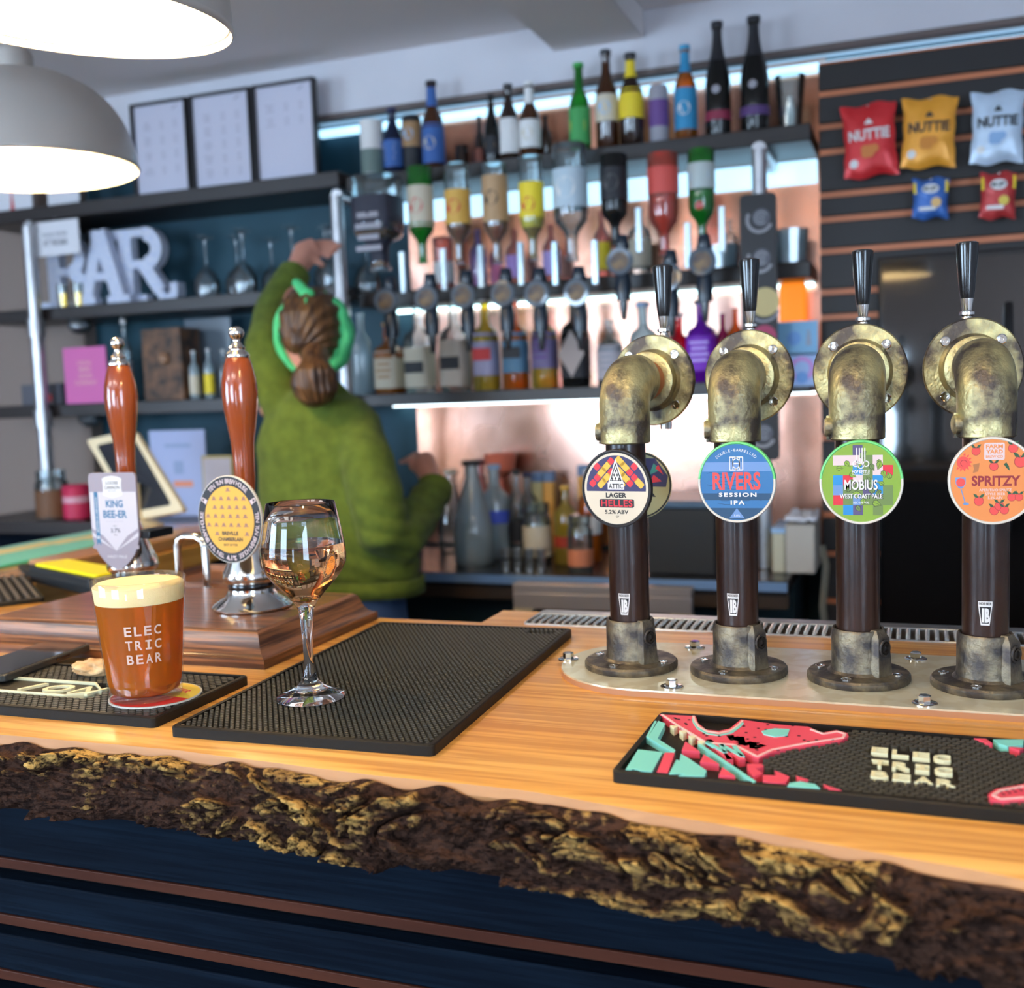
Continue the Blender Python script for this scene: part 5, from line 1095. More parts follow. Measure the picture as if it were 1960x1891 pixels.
# black box, tray, tubs on the right of the back counter
X0, X1 = at(1243, 1000, Y=2.75).x, at(1372, 1000, Y=2.75).x; t = thing('storage_box', 'black box with a blue-grey lid on the back counter behind the first two taps', 'box')
B().box((X0, 2.72, .95), (X1, 2.98, at(1300, 972, Y=2.72).z)).build('body', blackm, t, bevel=.004); zt_ = at(1300, 972, Y=2.72).z
B().box((X0-.005, 2.71, zt_), (X1+.004, 2.99, zt_+.018)).build('lid', M('slate_blue_lid', (.06, .11, .17), .4), t, bevel=.004)
for i, (u0_, u1_, v0_, v1_, lb, c) in enumerate(((1478, 1502, 1020, 1060, 'small cream tub right of the second tap', (.55, .52, .38)), (1503, 1560, 1005, 1058, 'large cream plastic bin with a cloth on top', (.50, .46, .40)))):
    x0, x1 = at(u0_, v1_, Y=2.78).x, at(u1_, v1_, Y=2.78).x; zt_ = at(u0_, v0_, Y=2.78).z; t = thing('storage_tub', lb, 'tub'); B().box((x0, 2.78, .95), (x1, 2.95, zt_)).build('body', lab(c), t, bevel=.004)
    if i == 0: B().box((x0-.002, 2.775, zt_), (x1+.002, 2.955, zt_+.012)).build('lid', lab(LB), t)
    else:
        b = B(); n_ = 10; V = [(x0+(x1-x0)*a_/n_, 2.78+.17*c_/n_, zt_+.008+.018*noise.noise(Vector((a_*.7, c_*.7, 3)))+.01) for a_ in range(n_+1) for c_ in range(n_+1)]
        b.add(V, [(a_*(n_+1)+c_, (a_+1)*(n_+1)+c_, (a_+1)*(n_+1)+c_+1, a_*(n_+1)+c_+1) for a_ in range(n_) for c_ in range(n_)]); o = b.build('crumpled_cloth', lab((.8, .8, .86)), t); so = o.modifiers.new('s', 'SOLIDIFY'); so.thickness = .008
x_ = at(1572, 1050, Y=2.91).x; t = tag(B().tube([(x_, 2.925, 1.00), (x_+.012, 2.915, .95), (x_+.002, 2.912, .84), (x_+.01, 2.915, .76), (x_+.02, 2.915, .80)], .012, 10, flatz=.4).build('hanging_cloth', lab((.30, .27, .20))), 'narrow grey cloth strip hanging on the left edge of the slatted panel', 'cloth')

# signboard with round emblems
X0, X1 = at(1419, 500, Y=2.80).x, at(1488, 500, Y=2.80).x; zt_, zb_ = at(1452, 372, Y=2.80).z, at(1460, 880, Y=2.80).z
t = thing('emblem_board', 'tall narrow black board with round emblems fixed to the pipe upright', 'signboard')
b = B(); b.X = face_mat(((X0+X1)/2, 2.80, (zt_+zb_)/2)); hw, hh = (X1-X0)/2, (zt_-zb_)/2; b.prism(rrect(-hw, -hh, hw, hh, .012, 5), 0, .014); b.build('board', M('charcoal_board', (.022, .02, .022), .5), t)
EM = [lab((.30, .29, .31)), lab((.10, .10, .12)), lab((.60, .46, .20)), lab((.42, .05, .12))]
for k, v in enumerate((420, 497, 832)):
    z = at(1452, v, Y=2.786).z; a = B(); a.X = face_mat(((X0+X1)/2, 2.785, 0)); a.ring(.004, z, .026, .034, 0, 0, 30, math.radians(150), math.radians(335)); a.disc(.008, z+.004, .022, .0002, 1, 24); a.ring(.008, z+.004, .013, .0165, .0004, 0, 24, .4, 5.4); a.ring(.008, z+.004, .005, .008, .0004, 0, 20); a.build('emblem', EM, t, smooth=False)
a = B(); a.X = face_mat(((X0+X1)/2, 2.785, 0)); z = at(1466, 578, Y=2.786).z; a.disc(.014, z, .036, 0, 2, 30); a.ring(.012, z-.008, .036, .042, .0002, 0, 24, 3.9, 5.9); a.build('emblem', EM, t, smooth=False); a = B(); a.X = face_mat(((X0+X1)/2, 2.785, 0))
z = at(1466, 645, Y=2.786).z; a.disc(.012, z, .030, 0, 3, 30)
a.build('emblem', EM, t, smooth=False)
for i, (v0_, v1_, lb) in enumerate(((617, 678, 'upper blue postcard leaning right of the emblem board'), (678, 738, 'lower blue and pink postcard right of the emblem board'))):
    p0, p1 = at(1489, v0_, Y=2.88), at(1566, v1_, Y=2.88); t = thing('postcard', lb, 'card'); B().box((p0.x, 2.875, p1.z), (p1.x, 2.88, p0.z)).build('card', lab((.28, .55, .80) if i == 0 else (.45, .60, .90)), t)
    a = B(); a.X = face_mat(((p0.x+p1.x)/2, 2.8745, (p0.z+p1.z)/2))
    if i: a.ring(.01, .002, .020, .032, 0, 0, 24); a.disc(.01, -.02, .016, .0001, 1, 16)
    else: a.disc(-.01, 0, .018, 0, 1, 20); a.poly([(.02, -.02), (.034, -.02), (.03, .02), (.024, .02)], 0, 2)
    a.build('print', [lab((.72, .35, .78)), lab((.20, .40, .80)), lab((.40, .42, .55))], t, smooth=False)
p = at(1518, 590, Y=3.06); tag(B().box((p.x-.035, 3.04, ZS3), (p.x+.035, 3.09, ZS3+.26)).build('orange_lantern', M('glowing_orange', (.8, .2, .02), .5, emit=(1, .25, .02), estr=.8), bevel=.01), 'glowing orange lantern behind the blue postcards', 'lantern')
# crushed clear tumblers on the middle shelf right
for u, vt, lb in ((1385, 470, 'clear cut-glass tumbler behind the emblem board'), (1515, 440, 'cluster-like clear tumbler at the right end of the middle shelf')):
    p = at(u, 500, Y=3.0); t = thing('tumbler', lb, 'glass', (p.x, 3.0, ZS2)); h = at(u, vt, Y=3.0).z-ZS2; r = .045
    B().lathe([(r*.85, 0), (r, h), (r*.93, h), (r*.8, .006), (0, .006)], 12).build('glass_body', glassy('frosty_glass', (.75, .92, .98), .45, .1), t, smooth=False)
# slatted panel with snack packets
sx0, sx1 = -.238, 1.0; SY = 2.93; t = thing('slatted_panel', 'black slatted wall panel with copper-brown grooves on the right', 'wall panel')
B().box((sx0, SY+.012, .0), (sx1, 3.13, 2.235)).build('groove_backing', M('copper_brown_groove', (.62, .20, .09), .45), t)
gz = [at(1570, v, Y=SY).z for v in (180, 243, 292, 374, 421, 482, 560, 608, 672, 722, 838, 928, 985, 1060, 1150)]
zs = [2.235]+gz+[.02]
for za, zb2 in zip(zs, zs[1:]): B().box((sx0, SY, zb2+.008), (sx1, SY+.03, za-.008)).build('slat', M('black_slat', (.020, .016, .016), .5), t, bevel=.003)
fx0, fz1, fz0 = at(1682, 600, Y=SY).x, at(1750, 492, Y=SY).z, at(1750, 1180, Y=SY-.03).z
t = thing('glass_door_fridge', 'dark glass-fronted drinks fridge reflecting the room, behind the right-hand taps', 'fridge')
B().box((fx0, SY-.045, fz0-.3), (1.0, SY-.002, fz1)).build('door_frame', blackp, t, bevel=.004)
B().box((fx0+.012, SY-.050, fz0-.28), (.97, SY-.044, fz1-.015)).build('glass_front', M('dark_mirror_glass', (.008, .007, .007), .03, coat=1, spec=1), t)
B().tube([(.20, SY-.06, 1.05), (.20, SY-.085, 1.10), (.20, SY-.085, 1.55), (.20, SY-.06, 1.60)], .010, 12).build('handle', blackp, t)
def packet(lb, u0, u1, v0, v1, c, c2, txt, sub, rz=0, big=True):
    Y = SY-.045; p = at((u0+u1)/2, (v0+v1)/2, Y=Y); w = (at(u1, v1, Y=Y).x-at(u0, v1, Y=Y).x)/2; h = (at(u0, v0, Y=Y).z-at(u0, v1, Y=Y).z)/2
    t = thing('snack_packet', lb, 'snack packet', p, 0, 'snack packets hanging on the slatted panel'); t.rotation_euler.y = rz
    n = 16; V = []; Fc = []
    for s in (-1, 1):
        for i in range(n+1):
            for j in range(n+1):
                x, z = -1+2*i/n, -1+2*j/n; e = max(0, (1-abs(x)**3)*(1-abs(z)**4))**.7; pin = 1-.10*(1-z*z)+.02*math.sin(z*9)
                V.append((x*w*pin, s*(.014*e+.0008)+.002*noise.noise(Vector((x*3, z*4, s))), z*h+(.004*math.sin(x*5))))
    m_ = (n+1)**2
    for s in (0, 1):
        for i in range(n):
            for j in range(n):
                a = s*m_+i*(n+1)+j; q = (a, a+n+1, a+n+2, a+1); Fc.append(q if s == 0 else q[::-1])
    b = B(); b.add(V, Fc); mt = M('foil_%s' % lb[:6].strip().replace(' ', '_')+str(u0), c, .30, .15, col2=tuple(min(1, k*1.25+.02) for k in c), scale=14, bump=.5, bscale=20)
    o = b.build('bag', mt, t, ang=60); o['kind'] = 'part' if False else o.get('kind', ''); del o['kind']
    a = B(); 
    def onbag(V0): return [(x, -(.014*max(0, (1-abs(x/w)**3)*(1-abs(z/h)**4))**.7+.0032), z) for x, z, e in V0]
    if big:
        text(a, txt, 0, h*.14, w=w*1.45, h=h*.30, mi=0, off=.03); a.poly([(-w*.15, h*.42), (w*.15, h*.42), (w*.1, h*.50), (0, h*.58), (-w*.1, h*.50)], 0, 0)
        for i in range(5): a.disc(w*(-.16+.16*(i % 3)), -h*(.26+.12*(i // 3)), w*.16, 0, 1, 12)
        a.disc(-w*.6, -h*.62, w*.16, 0, 2, 14)
    else:
        a.poly([(-w*.9, h*.25), (w*.9, h*.25), (w*.92, h*.82), (-w*.92, h*.82)], 0, 0); a.disc(0, h*.45, w*.45, .0002, 2, 18, h*.24); text(a, txt, 0, h*.45, w=w*.72, h=h*.2, z=.0004, mi=3, off=.03)
        a.poly([(-w*.6, -h*.62), (w*.3, -h*.62), (w*.3, -h*.45), (-w*.6, -h*.45)], 0, 2); a.disc(w*.3, -h*.25, w*.28, .0002, 1, 14)
    a.v = [(x, -(.014*max(0, (1-min(1, abs(x/w))**3)*(1-min(1, abs(y/h))**4))**.7+.0034+e), y) for x, y, e in a.v]
    a.build('print', [lab(c2[0]), lab(c2[1]), lab(WH), lab(BK)], t, smooth=False)
    B().tube([(0, .045, h*.93), (0, -.012, h*.93)], .002, 8).build('hook', chrome, t)
packet('large red snack packet hanging top left on the panel', 1611, 1718, 200, 338, (.60, .02, .025), (WH, (.70, .22, .05)), 'NUTTIE', '', -.05)
packet('large orange snack packet, second in the upper row', 1724, 1832, 188, 320, (.80, .33, .03), (BK, (.70, .25, .03)), 'NUTTIE', '', .03)
packet('large white snack packet at the right end of the upper row', 1856, 1962, 176, 312, (.50, .60, .72), (BK, (.30, .48, .75)), 'NUTTIE', '', .02)
packet('small yellow and blue snack packet in the lower row', 1745, 1817, 342, 418, (.03, .12, .40), (YE, (.80, .50, .2)), 'KP', '', .02, False)
packet('small yellow and red snack packet in the lower row', 1874, 1946, 331, 418, (.45, .03, .03), (YE, (.80, .60, .1)), 'KP', '', .03, False)

# ================================================================== LEFT SIDE SHELVES
fu = ((256, 364), (369, 486), (490, 609))
for i, (u0_, u1_) in enumerate(fu):
    lb = ('left framed price list with four blocks of small print', 'middle framed price list with dense print', 'right framed price list with a half-empty page')[i]
    x0, x1 = at(u0_, 340, Y=2.93).x, at(u1_, 340, Y=2.93).x; z0, z1 = 2.100, 2.100+.292
    t = thing('framed_menu', lb+' standing on the top left shelf', 'framed menu', ((x0+x1)/2, 2.94, z0), 0, 'framed price lists on the top left shelf'); w = (x1-x0)/2-.001; hh = z1-z0; f_ = .008
    b = B(); b.box((-w, -.012, 0), (-w+f_, .012, hh)).box((w-f_, -.012, 0), (w, .012, hh)).box((-w, -.012, 0), (w, .012, f_)).box((-w, -.012, hh-f_), (w, .012, hh)); b.build('frame', M('black_frame', (.015, .012, .014), .35), t)
    B().box((-w+f_, 0, f_), (w-f_, .008, hh-f_)).build('sheet', M('menu_sheet', (.60, .58, .68), .6), t)
    a = B(); a.X = face_mat((0, -.0006, 0)); rn = random.Random(i)
    a.line([(w*.45, hh*.90), (w*.62, hh*.94)], .003, 0, 0); nb = (4, 5, 2)[i]
    for k in range(nb):
        for r_ in range(3):
            y = hh*(.78-k*(.16 if i == 0 else .145))-r_*.009; text(a, rn.choice(['PALE ALE', 'LAGER', 'STOUT', 'CIDER', 'BITTER', 'GIN', 'RUM', 'TONIC']), -w*.48, y, h=.0055, mi=0)
            text(a, rn.choice(['4.2%', '5.0%', '3.8%', '4.5%']), w*.05, y, h=.0055, mi=0); text(a, rn.choice(['5.20', '4.80', '6.10', '3.90']), w*.52, y, h=.0055, mi=0)
    a.build('small_print', lab((.26, .24, .32)), t, smooth=False)
for i, (u0_, u1_, v0_, v1_, lb) in enumerate(((0, 62, 372, 398, 'white sheet with a red mark at the far left of the top shelf'), (92, 152, 370, 388, 'narrow white sheet right of the red-marked one'))):
    x0, x1 = at(u0_, v1_, Y=2.93).x-(.05 if i == 0 else 0), at(u1_, v1_, Y=2.93).x; t = thing('paper_card', lb, 'paper'); B().box((x0, 2.93, 2.10), (x1, 2.934, 2.25)).build('sheet', paper, t)
    if i == 0: B().poly([(0, 0), (.02, 0), (.01, .08)]).build('red_mark', lab(RD), t).matrix_local = face_mat(((x0+x1)/2, 2.9295, 2.103))
# BAR letters
def letter(ch, u0, u1, v0, v1, lb, hide=None):
    Y = {'B': 2.965, 'A': 2.925, 'R': 2.965}[ch]; x0, x1 = at(u0, v1, Y=Y).x, at(u1, v1, Y=Y).x; h = at(u0, v0, Y=Y).z-1.768; X = face_mat(((x0+x1)/2, Y+.02, 1.768+h/2)); w = x1-x0; b = B(); b.X = X; q = h
    hs = h/2; hw = w/2; D = .04
    dz = [0]
    def bar(p0, p1, th): 
        dz[0] += .0006
        L_ = math.hypot(p1[0]-p0[0], p1[1]-p0[1]); nx_, ny_ = -(p1[1]-p0[1])/L_*th/2, (p1[0]-p0[0])/L_*th/2
        b.prism([(p0[0]-nx_, p0[1]-ny_), (p1[0]-nx_, p1[1]-ny_), (p1[0]+nx_, p1[1]+ny_), (p0[0]+nx_, p0[1]+ny_)], -dz[0], D+dz[0])
    def arc(cx, cy_, r, th, a0, a1, n=14):
        dz[0] += .0006
        for i in range(n):
            aa, ab = a0+(a1-a0)*i/n, a0+(a1-a0)*(i+1)/n; r0, r1 = r-th/2, r+th/2
            b.prism([(cx+r0*math.cos(aa), cy_+r0*math.sin(aa)), (cx+r1*math.cos(aa), cy_+r1*math.sin(aa)), (cx+r1*math.cos(ab), cy_+r1*math.sin(ab)), (cx+r0*math.cos(ab), cy_+r0*math.sin(ab))], -dz[0], D+dz[0])
    D = .032; th = h*.22; sf = h*.11
    if ch in 'BR':
        bar((-hw*.45, -hs), (-hw*.45, hs), th); bar((-hw, -hs+sf/2), (hw*.1, -hs+sf/2), sf); bar((-hw, hs-sf/2), (hw*.1, hs-sf/2), sf)
        rr = h*.20; bar((-hw*.45, sf*.2), (hw*.15, sf*.2), sf); arc(hw*.12, sf*.2+rr, rr, th*.85, -PI/2, PI/2)
        if ch == 'B': arc(hw*.15, -h*.5+sf/2+rr*1.1, rr*1.1, th*.9, -PI/2, PI/2)
        else: bar((hw*.05, sf*.2), (hw*.52, -h*.36), th*.85); arc(hw*.72, -h*.36, hw*.2, sf*1.1, -PI, 0); bar((hw*.92, -h*.36), (hw*.92, -h*.26), sf)
    else:
        bar((0, hs), (-hw*.62, -hs), th*.8); bar((0, hs), (hw*.62, -hs), th*.95); bar((-hw*.35, -h*.12), (hw*.35, -h*.12), sf); bar((-hw, -hs+sf/2), (-hw*.25, -hs+sf/2), sf); bar((hw*.2, -hs+sf/2), (hw, -hs+sf/2), sf); bar((-hw*.25, hs-sf/2), (hw*.12, hs-sf/2), sf)
    o = b.build('display_letter', M('speckled_white_letter', (.52, .58, .76), .6, col2=(.68, .70, .80), scale=90, bump=.5, bscale=120), smooth=False); return tag(o, lb, 'letter', 'large BAR display letters')
letter('B', 84, 190, 462, 585, 'large white display letter B, half hidden by a small sign'); letter('A', 150, 255, 448, 583, 'large white display letter A between B and R'); letter('R', 215, 346, 444, 578, 'large white display letter R beside the stemmed glasses')
p0, p1 = at(60, 428, Y=2.87), at(154, 484, Y=2.87); t = thing('small_sign', 'white rectangular sign with two lines of text hanging before the letter B', 'sign'); B().box((p0.x, 2.868, p1.z), (p1.x, 2.872, p0.z)).build('card', paper, t)
a = B(); a.X = face_mat(((p0.x+p1.x)/2, 2.8675, (p0.z+p1.z)/2)); text(a, 'PLEASE ORDER', 0, .012, w=.10, h=.012); text(a, 'AT THE BAR', 0, -.014, w=.10, h=.020, off=.02); a.build('lettering', ink, t, smooth=False)
B().tube([((p0.x+p1.x)/2, 2.87, p0.z-.005), ((p0.x+p1.x)/2, 2.87, 2.056)], .0012, 6).build('cord', lab(GY), t)
for u, v, c, lb in ((120, 560, (.90, .62, .05), 'small glass with glowing yellow candle before the letter B'), (148, 545, (.75, .30, .10), 'small glass with glowing orange candle right of the yellow one')):
    p = at(u, v, Y=2.91); t = thing('candle_glass', lb, 'candle', (p.x, 2.91, 1.768)); B().lathe([(.014, 0), (.017, .075), (.0155, .075), (.0125, .003), (0, .003)], 16).build('glass_body', thin_glass, t); B().lathe([(.0115, .004), (.0125, .045), (0, .045)], 14).build('candle', M('warm_%s' % lb[17:23], c, .5, emit=c, estr=1.2), t)
# stemware standing upside down and upright on the second shelf
wg = None
for i, (u, s, lb) in enumerate(((398, 1, 'leftmost upturned wine glass on the second shelf'), (440, 1, 'second upturned wine glass on the second shelf'), (476, 1.03, 'third upturned wine glass on the second shelf'), (507, .9, 'upturned wine glass nearest the raised arm, left of it'), (570, 1, 'upturned wine glass behind the raised hand'), (612, 1, 'upturned wine glass right of the hand, by the pipe upright'), (643, .95, 'upturned wine glass touching the pipe upright'), (690, 1, 'upturned wine glass right of the pipe upright'))):
    p = at(u, 560, Y=2.98)
    if wg is None:
        wg = t = thing('wine_glass', lb, 'wine glass', (p.x, 2.98, 1.768), 0, 'upturned wine glasses on the second shelf')
        B().lathe([(.036, 0), (.041, .03), (.040, .055), (.028, .080), (.008, .098), (.004, .11), (.0038, .170), (.006, .185), (.034, .195), (.034, .197)], 28, caps=False).build('glass_body', glassy('stemware_glass', (.85, .93, .96), .10, .04, 1.3), t)
        B().lathe([(.0355, .0), (.037, .001), (.037, .004), (.0355, .004)], 28, caps=False).build('rim', glassy('bright_rim', (.9, .95, 1), .4, .05, 1.3), t)
    else: t = copy_tree(wg); t.location = (p.x, 2.98+(.05 if i % 2 else -.02), 1.768 if u < 690 else ZS2)
    t.scale = (s, s, s); t['label'] = lb
# third shelf things
def card(name, lb, cat, u0, u1, v0, v1, Y, zb, mt, th=.006, prt=None):
    x0, x1 = at(u0, v1, Y=Y).x, at(u1, v1, Y=Y).x; z1 = at((u0+u1)/2, v0, Y=Y).z; zb = at((u0+u1)/2, v1, Y=Y).z if zb is None else zb
    t = thing(name, lb, cat, ((x0+x1)/2, Y, zb)); w, h = (x1-x0)/2, z1-zb; B().box((-w, 0, 0), (w, th, h)).build('board', mt, t, bevel=.001)
    if prt: a = B(); a.X = face_mat((0, -.0006, h/2)); ms = prt(a, w, h/2); a.build('print', ms, t, smooth=False)
    return t
def pk(a, w, h):
    for i, (s, y) in enumerate((('LOCAL', .45), ('BEERS', .22), ('GOOD', -.02), ('COMPANY', -.26))): text(a, s, 0, y*h, h=h*.14)
    return [lab((.85, .55, .40))]
card('pink_card', 'bright pink card with pale lettering on the third shelf', 'card', 127, 208, 664, 768, 2.90, 1.446, lab((.72, .16, .42)), prt=pk)
t = card('wooden_box', 'dark carved wooden box with a round knob beside the pink card', 'box', 278, 352, 628, 757, 2.93, 1.446, M('carved_wood', (.03, .016, .010), .5, col2=(.20, .09, .04), scale=24, bump=.6), th=.10)
B().lathe([(.018, 0), (.020, .008), (.012, .018), (0, .02)], 20).build('knob', M('tan_knob', (.35, .18, .10), .4), t).matrix_local = face_mat((.012, 0, .135))
card('clear_stand', 'clear acrylic card stand behind the small bottles', 'stand', 358, 445, 608, 700, 3.06, 1.446, glassy('acrylic', (.55, .65, .75), .45, .1))
for u, vt, w, g, lc, lb in ((372, 672, 20, 'blue', CR, 'small blue-capped bottle on the third shelf'), (400, 668, 20, 'blue', YE, 'small bottle with a yellow label on the third shelf'), (428, 670, 18, 'clear', None, 'small clear bottle nearest the second pump handle'), (240, 612, 24, 'clear', GY, 'slim grey bottle behind the first pump handle')):
    bottle('small_bottle', lb, 'spirit', u, vt, 757, w, 2.95, gcols[g], lc, WH, (.1, .5), None, Z=1.446, group='small bottles on the third shelf')
t = card('card_reader', 'grey card machine with a red end at the left of the third shelf', 'card reader', 42, 118, 735, 768, 2.90, 1.446, M('grey_case', (.10, .10, .12), .5), th=.06); B().box((.02, -.001, .012), (.045, .0, .035)).build('red_end', lab(RD), t)
for u, v, lb in ((152, 628, 'round glass bowl bottom hanging under the second shelf'), (172, 806, 'round glass bowl bottom hanging under the third shelf')):
    p = at(u, v, Y=2.92); zt_ = 1.726 if v < 700 else 1.404; t = thing('hanging_glass', lb, 'hanging glass', (p.x, 2.92, p.z-.02)); h = zt_-(p.z-.02)
    B().lathe([(.0, 0), (.020, .003), (.036, .018), (.038, .03), (.034, h*.9)], 24, caps=False).build('glass_body', glassy('smoky_glass', (.45, .5, .55), .25, .05, 1.2), t); B().lathe([(.030, h*.9), (.042, h*.93), (.042, h)], 24).build('holder', blackm, t)
# till screen, poster, framed card, tin, jar
t = thing('till_screen', 'cream-framed tilted till screen on a round base beyond the pump plinth', 'till')
c0, c1_, c2_, c3 = (Vector(at(170, 848, Y=2.47)), Vector(at(262, 828, Y=2.47)), Vector(at(347, 962, Y=2.42)), Vector(at(262, 1002, Y=2.40)))
ex = (c1_-c0).normalized(); ez = (c0-c3); ez = (ez-ex*ez.dot(ex)); hgt = ez.length; ez.normalize(); ey = ez.cross(ex)
mw = Matrix(((ex.x, ez.x, -ey.x, 0), (ex.y, ez.y, -ey.y, 0), (ex.z, ez.z, -ey.z, 0), (0, 0, 0, 1))); cen = (c0+c1_+c2_+c3)/4; mw.translation = cen
wd_ = (c1_-c0).length/2; skew = (c3-c0).dot(ex)/2
sp4 = [(-wd_-skew*0, hgt/2), (wd_, hgt/2), (wd_, -hgt/2), (-wd_, -hgt/2)]
shx = lambda k: [((x-(y/(hgt/2))*skew*-1*-1)*1*k+0, y*k) for x, y in sp4]
fo = rrect(-wd_, -hgt/2, wd_, hgt/2, .014, 5); fo = [(x-y/(hgt/2)*skew, y) for x, y in fo]
b = B(); b.X = mw; b.prism(fo, -.012, .008); b.build('bezel', M('cream_plastic', (.72, .62, .42), .35), t, bevel=.002)
b = B(); b.X = mw; b.prism([(x*.76-.0, y*.82) for x, y in fo], .006, .0095); b.build('screen', M('till_glass', (.015, .02, .03), .08, coat=1), t)
B().lathe([(.075, 0), (.078, .006), (.06, .016), (.03, .022), (.022, .05), (.02, .12)], 32, (cen.x+.02, 2.40, ZB)).build('stand', M('cream_plastic', (.72, .62, .42), .35), t)
def po(a, w, h): a.poly(rrect(-w*.15, -h*.02, w*.2, h*.28, .002, 2), 0, 0); a.poly(rrect(-w*.2, -h*.32, w*.5, -h*.18, .003, 2), 0, 1); a.poly(rrect(-w*.45, .6*h, w*.5, .68*h, .001, 1), 0, 0); return [lab((.30, .38, .60)), lab((.80, .30, .18))]
card('poster', 'pale blue poster standing behind the till screen', 'poster', 297, 402, 823, 1012, 2.90, 1.07, lab((.42, .48, .72)), prt=po)
card('framed_card', 'small gold-edged framed card right of the pale poster', 'framed card', 394, 452, 872, 1010, 2.84, 1.07, M('gold_edge', (.50, .38, .10), .4), prt=lambda a, w, h: (a.poly(rrect(-w*.9, -h*.92, w*.9, h*.92, .002, 2), 0, 0), a.poly(rrect(-w*.5, -h*.2, w*.5, h*.1, .002, 2), .0003, 1), [lab((.60, .55, .60)), lab((.35, .25, .25))])[-1])
bottle('tin', 'crimson tin with a pale band beside the brown-filled jar', 'can', 148, 928, 1010, 52, 2.80, lab((.55, .02, .08)), (.70, .35, .42), None, (.50, .68), None, Z=1.07, cat='tin')
bottle('storage_jar', 'tall glass jar filled with brown snacks at the left', 'jar', 100, 900, 1010, 62, 2.80, gcols['clear'], (.16, .07, .03), None, (.04, .60), None, Z=1.07, cat='jar')
# ================================================================== THE BARTENDER
def remesh(name, b, mat, parent, vox, smooth_it=6, fn=None):
    me = b.mesh(name, mat); o = bpy.data.objects.new('tmp', me); COL.objects.link(o)
    md = o.modifiers.new('r', 'REMESH'); md.mode = 'VOXEL'; md.voxel_size = vox; md.use_smooth_shade = True
    s = o.modifiers.new('s', 'SMOOTH'); s.iterations = smooth_it; s.factor = .6
    dg = bpy.context.evaluated_depsgraph_get(); m2 = bpy.data.meshes.new_from_object(o.evaluated_get(dg)); m2.name = name
    bpy.data.objects.remove(o); m2.materials.clear(); m2.materials.append(mat)
    if fn:
        for v in m2.vertices: v.co = fn(v.co.copy())
    m2.polygons.foreach_set('use_smooth', [True]*len(m2.polygons)); m2.update(); return link(name, m2, parent)
def loft(b, secs, n=36):
    V = []; Fc = []
    for c, rx, ry, *e in secs:
        tl = e[0] if e else 0
        for k in range(n):
            a = 2*PI*k/n; ca, sa = math.cos(a), math.sin(a); p = .82
            x = rx*math.copysign(abs(ca)**p, ca); y = ry*math.copysign(abs(sa)**p, sa); V.append((c[0]+x, c[1]+y, c[2]+x*tl))
    for i in range(len(secs)-1):
        for k in range(n): j = (k+1) % n; Fc.append((i*n+k, i*n+j, (i+1)*n+j, (i+1)*n+k))
    Fc += [tuple(range(n-1, -1, -1)), tuple((len(secs)-1)*n+k for k in range(n))]; b.add(V, Fc)
YP = 2.40
def W_(u, v, dy=0): return at(u, v, Y=YP+dy)
woman = thing('person', 'person seen from behind in an olive green sweater reaching up with the left arm', 'person', (0, 0, 0))
skin = M('skin', (.62, .28, .20), .5, sss=.15, bump=.05, bscale=60)
sweater = M('olive_green_wool', (.070, .100, .008), .95, col2=(.098, .138, .013), scale=30, bump=.6, bscale=420, sheen=.05)
hair = M('brown_hair', (.030, .012, .006), .42, col2=(.14, .065, .022), scale=55, stretch=(1, 1, .12), bump=.6, bscale=160, bstretch=(1, 1, .10))
band = M('mint_green_scarf', (.06, .50, .17), .7, col2=(.09, .60, .24), scale=20, bump=.4, bscale=30)
denim = M('blue_denim', (.03, .07, .17), .8, bump=.3, bscale=500)
hc = W_(598, 640, .04); sh_r = W_(690, 812); sh_l = W_(535, 790); nk = W_(605, 745, .02); hem = W_(652, 1110)
hipz = hem.z
# body: one continuous skin surface (head, neck, torso, arms, hands, legs)
b = B(); mid = W_(622, 900)
elb_l = W_(520, 655, .05); wr_l = W_(562, 528, .20); hand_l = W_(585, 482, .27)
elb_r = W_(730, 1040, -.01); wr_r = W_(832, 935, .20); hand_r = W_(812, 888, .30)
b.lathe([(0, -.115), (.035, -.110), (.060, -.085), (.074, -.040), (.080, .010), (.078, .050), (.062, .090), (.035, .110), (0, .116)], 28, hc, sy=1.15)
b.tube([hc+Vector((0, .02, -.06)), nk+Vector((0, 0, .02)), nk+Vector((0, 0, -.06))], [.055, .052, .07], 20)
loft(b, [((nk.x, YP, nk.z-.03), .08, .07), ((mid.x-.01, YP, sh_r.z), .155, .09), ((mid.x, YP, mid.z), .145, .10), ((hem.x, YP, hem.z+.12), .12, .09), ((hem.x, YP, hem.z-.05), .135, .09), ((hem.x, YP, hem.z-.14), .13, .09)])
b.tube([sh_l, elb_l, wr_l, hand_l], [.05, .042, .026, .030], 18); b.tube([sh_r, elb_r, wr_r, hand_r], [.05, .042, .027, .030], 18)
for s in (-1, 1):
    hx = hem.x+s*.085; b.tube([(hx, YP, hem.z-.08), (hx+s*.005, YP-.01, .48), (hx+s*.01, YP, .09), (hx+s*.01, YP, .05)], [.075, .055, .040, .042], 18); b.tube([(hx+s*.01, YP-.03, .04), (hx+s*.015, YP+.12, .035)], [.04, .036], 14)
def fingers(h0, wr, side, bend, tips):
    d = (h0-wr).normalized()
    for k, (du, dv, dy) in enumerate(tips):
        t0 = h0+side*((k-1.5)*.016)+d*.012; t1 = t0+bend*.028+d*.016; t2 = t1+bend*.026+Vector((du, dy, dv)); b.tube([t0-d*.03, t0, t1, t2], [.011, .0100, .0092, .0076], 10)
sd = Vector((.93, .15, -.3)).normalized(); bd = Vector((.75, .30, -.35)).normalized()
